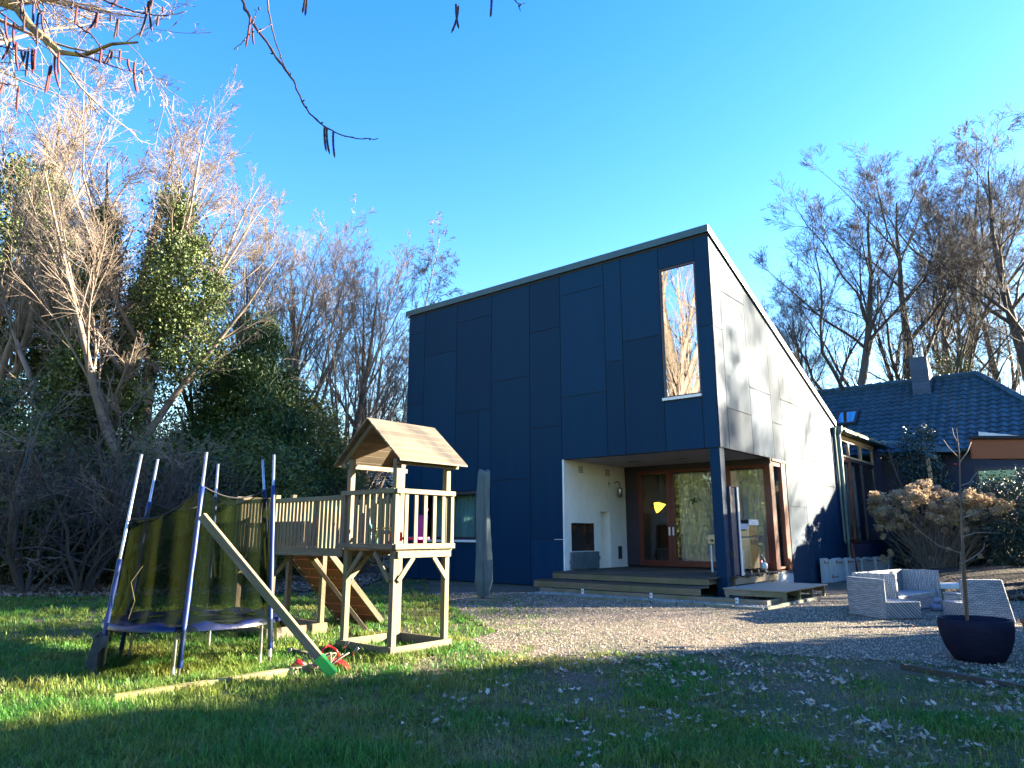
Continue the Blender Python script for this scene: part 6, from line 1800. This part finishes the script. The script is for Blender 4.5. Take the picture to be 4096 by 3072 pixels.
def catkin(top, L, r, m_):
    c = MB(); n = max(8, int(L / .0022)); bend = rz_.normal(size=2) * .14
    P = [top + np.array([bend[0] * (i / n) ** 2 * L, bend[1] * (i / n) ** 2 * L, -L * i / n]) for i in range(n + 1)]
    R = [r * (.25 if i == 0 else 1) * (1 + .16 * (-1) ** i + rz_.uniform(-.1, .1)) * (1 - .75 * max(0, i / n - .88) / .12) for i in range(n + 1)]
    c.tube(P, R, 8); o = c.build('catkin', m_, None, smooth=True)
    o.data.transform(Matrix.Translation(Vector(-O_))); o.parent = hz
def cat_px(x, y0, y1, red, Y, wpx=None):
    a = at(x, y0, Y); c = at(x, y1, Y); L = a[2] - c[2]
    catkin(a, L, .0035 if not wpx else wpx, M['catkin'] if red else M['catkindark'])
for (x_, y0, y1, rd, Y) in ((541, 35, 97, 1, 2.1), (546, 60, 90, 1, 2.12), (701, 272, 328, 0, 2.1), (706, 275, 331, 0, 2.1), (720, 284, 341, 0, 2.1), (660, -15, 30, 0, 2.0), (664, -10, 34, 0, 2.02), (985, 8, 70, 0, 2.0), (990, 12, 74, 0, 2.02), (1062, -8, 42, 0, 2.0), (560, 15, 22, 0, 2.1)):
    cat_px(x_, y0, y1, rd, Y)
for (x_, y0, y1, rd) in ((110, 0, 115, 0), (175, 0, 120, 0), (125, 80, 150, 0), (195, 70, 230, 0), (215, 70, 160, 0), (30, 85, 200, 1), (72, 115, 250, 1), (50, 210, 315, 1), (85, 215, 345, 1), (110, 258, 305, 0), (130, 258, 360, 0), (145, 258, 390, 0), (165, 250, 365, 1), (180, 250, 350, 1), (255, 335, 475, 1), (280, 285, 425, 1), (300, 265, 375, 1), (15, 425, 520, 1), (95, 440, 565, 1), (370, 15, 50, 0), (392, 35, 130, 1), (492, 65, 170, 1), (598, 95, 195, 0), (565, 75, 110, 0), (515, 250, 330, 1), (572, 258, 335, 0), (612, 255, 315, 1), (650, 358, 300, 1), (685, 315, 475, 1), (725, 362, 378, 0), (590, 0, 40, 1), (755, 5, 205, 0), (765, 0, 170, 0), (775, 0, 60, 0), (828, 35, 65, 1), (805, 80, 140, 0), (602, 95, 180, 0), (498, 65, 150, 1), (262, 330, 455, 1)):
    if y1 > y0: cat_px(x_ * K3, y0 * K3, y1 * K3, rd, 2.45, .0042)
    else: cat_px(x_ * K3, y1 * K3, y0 * K3, rd, 2.45, .0042)
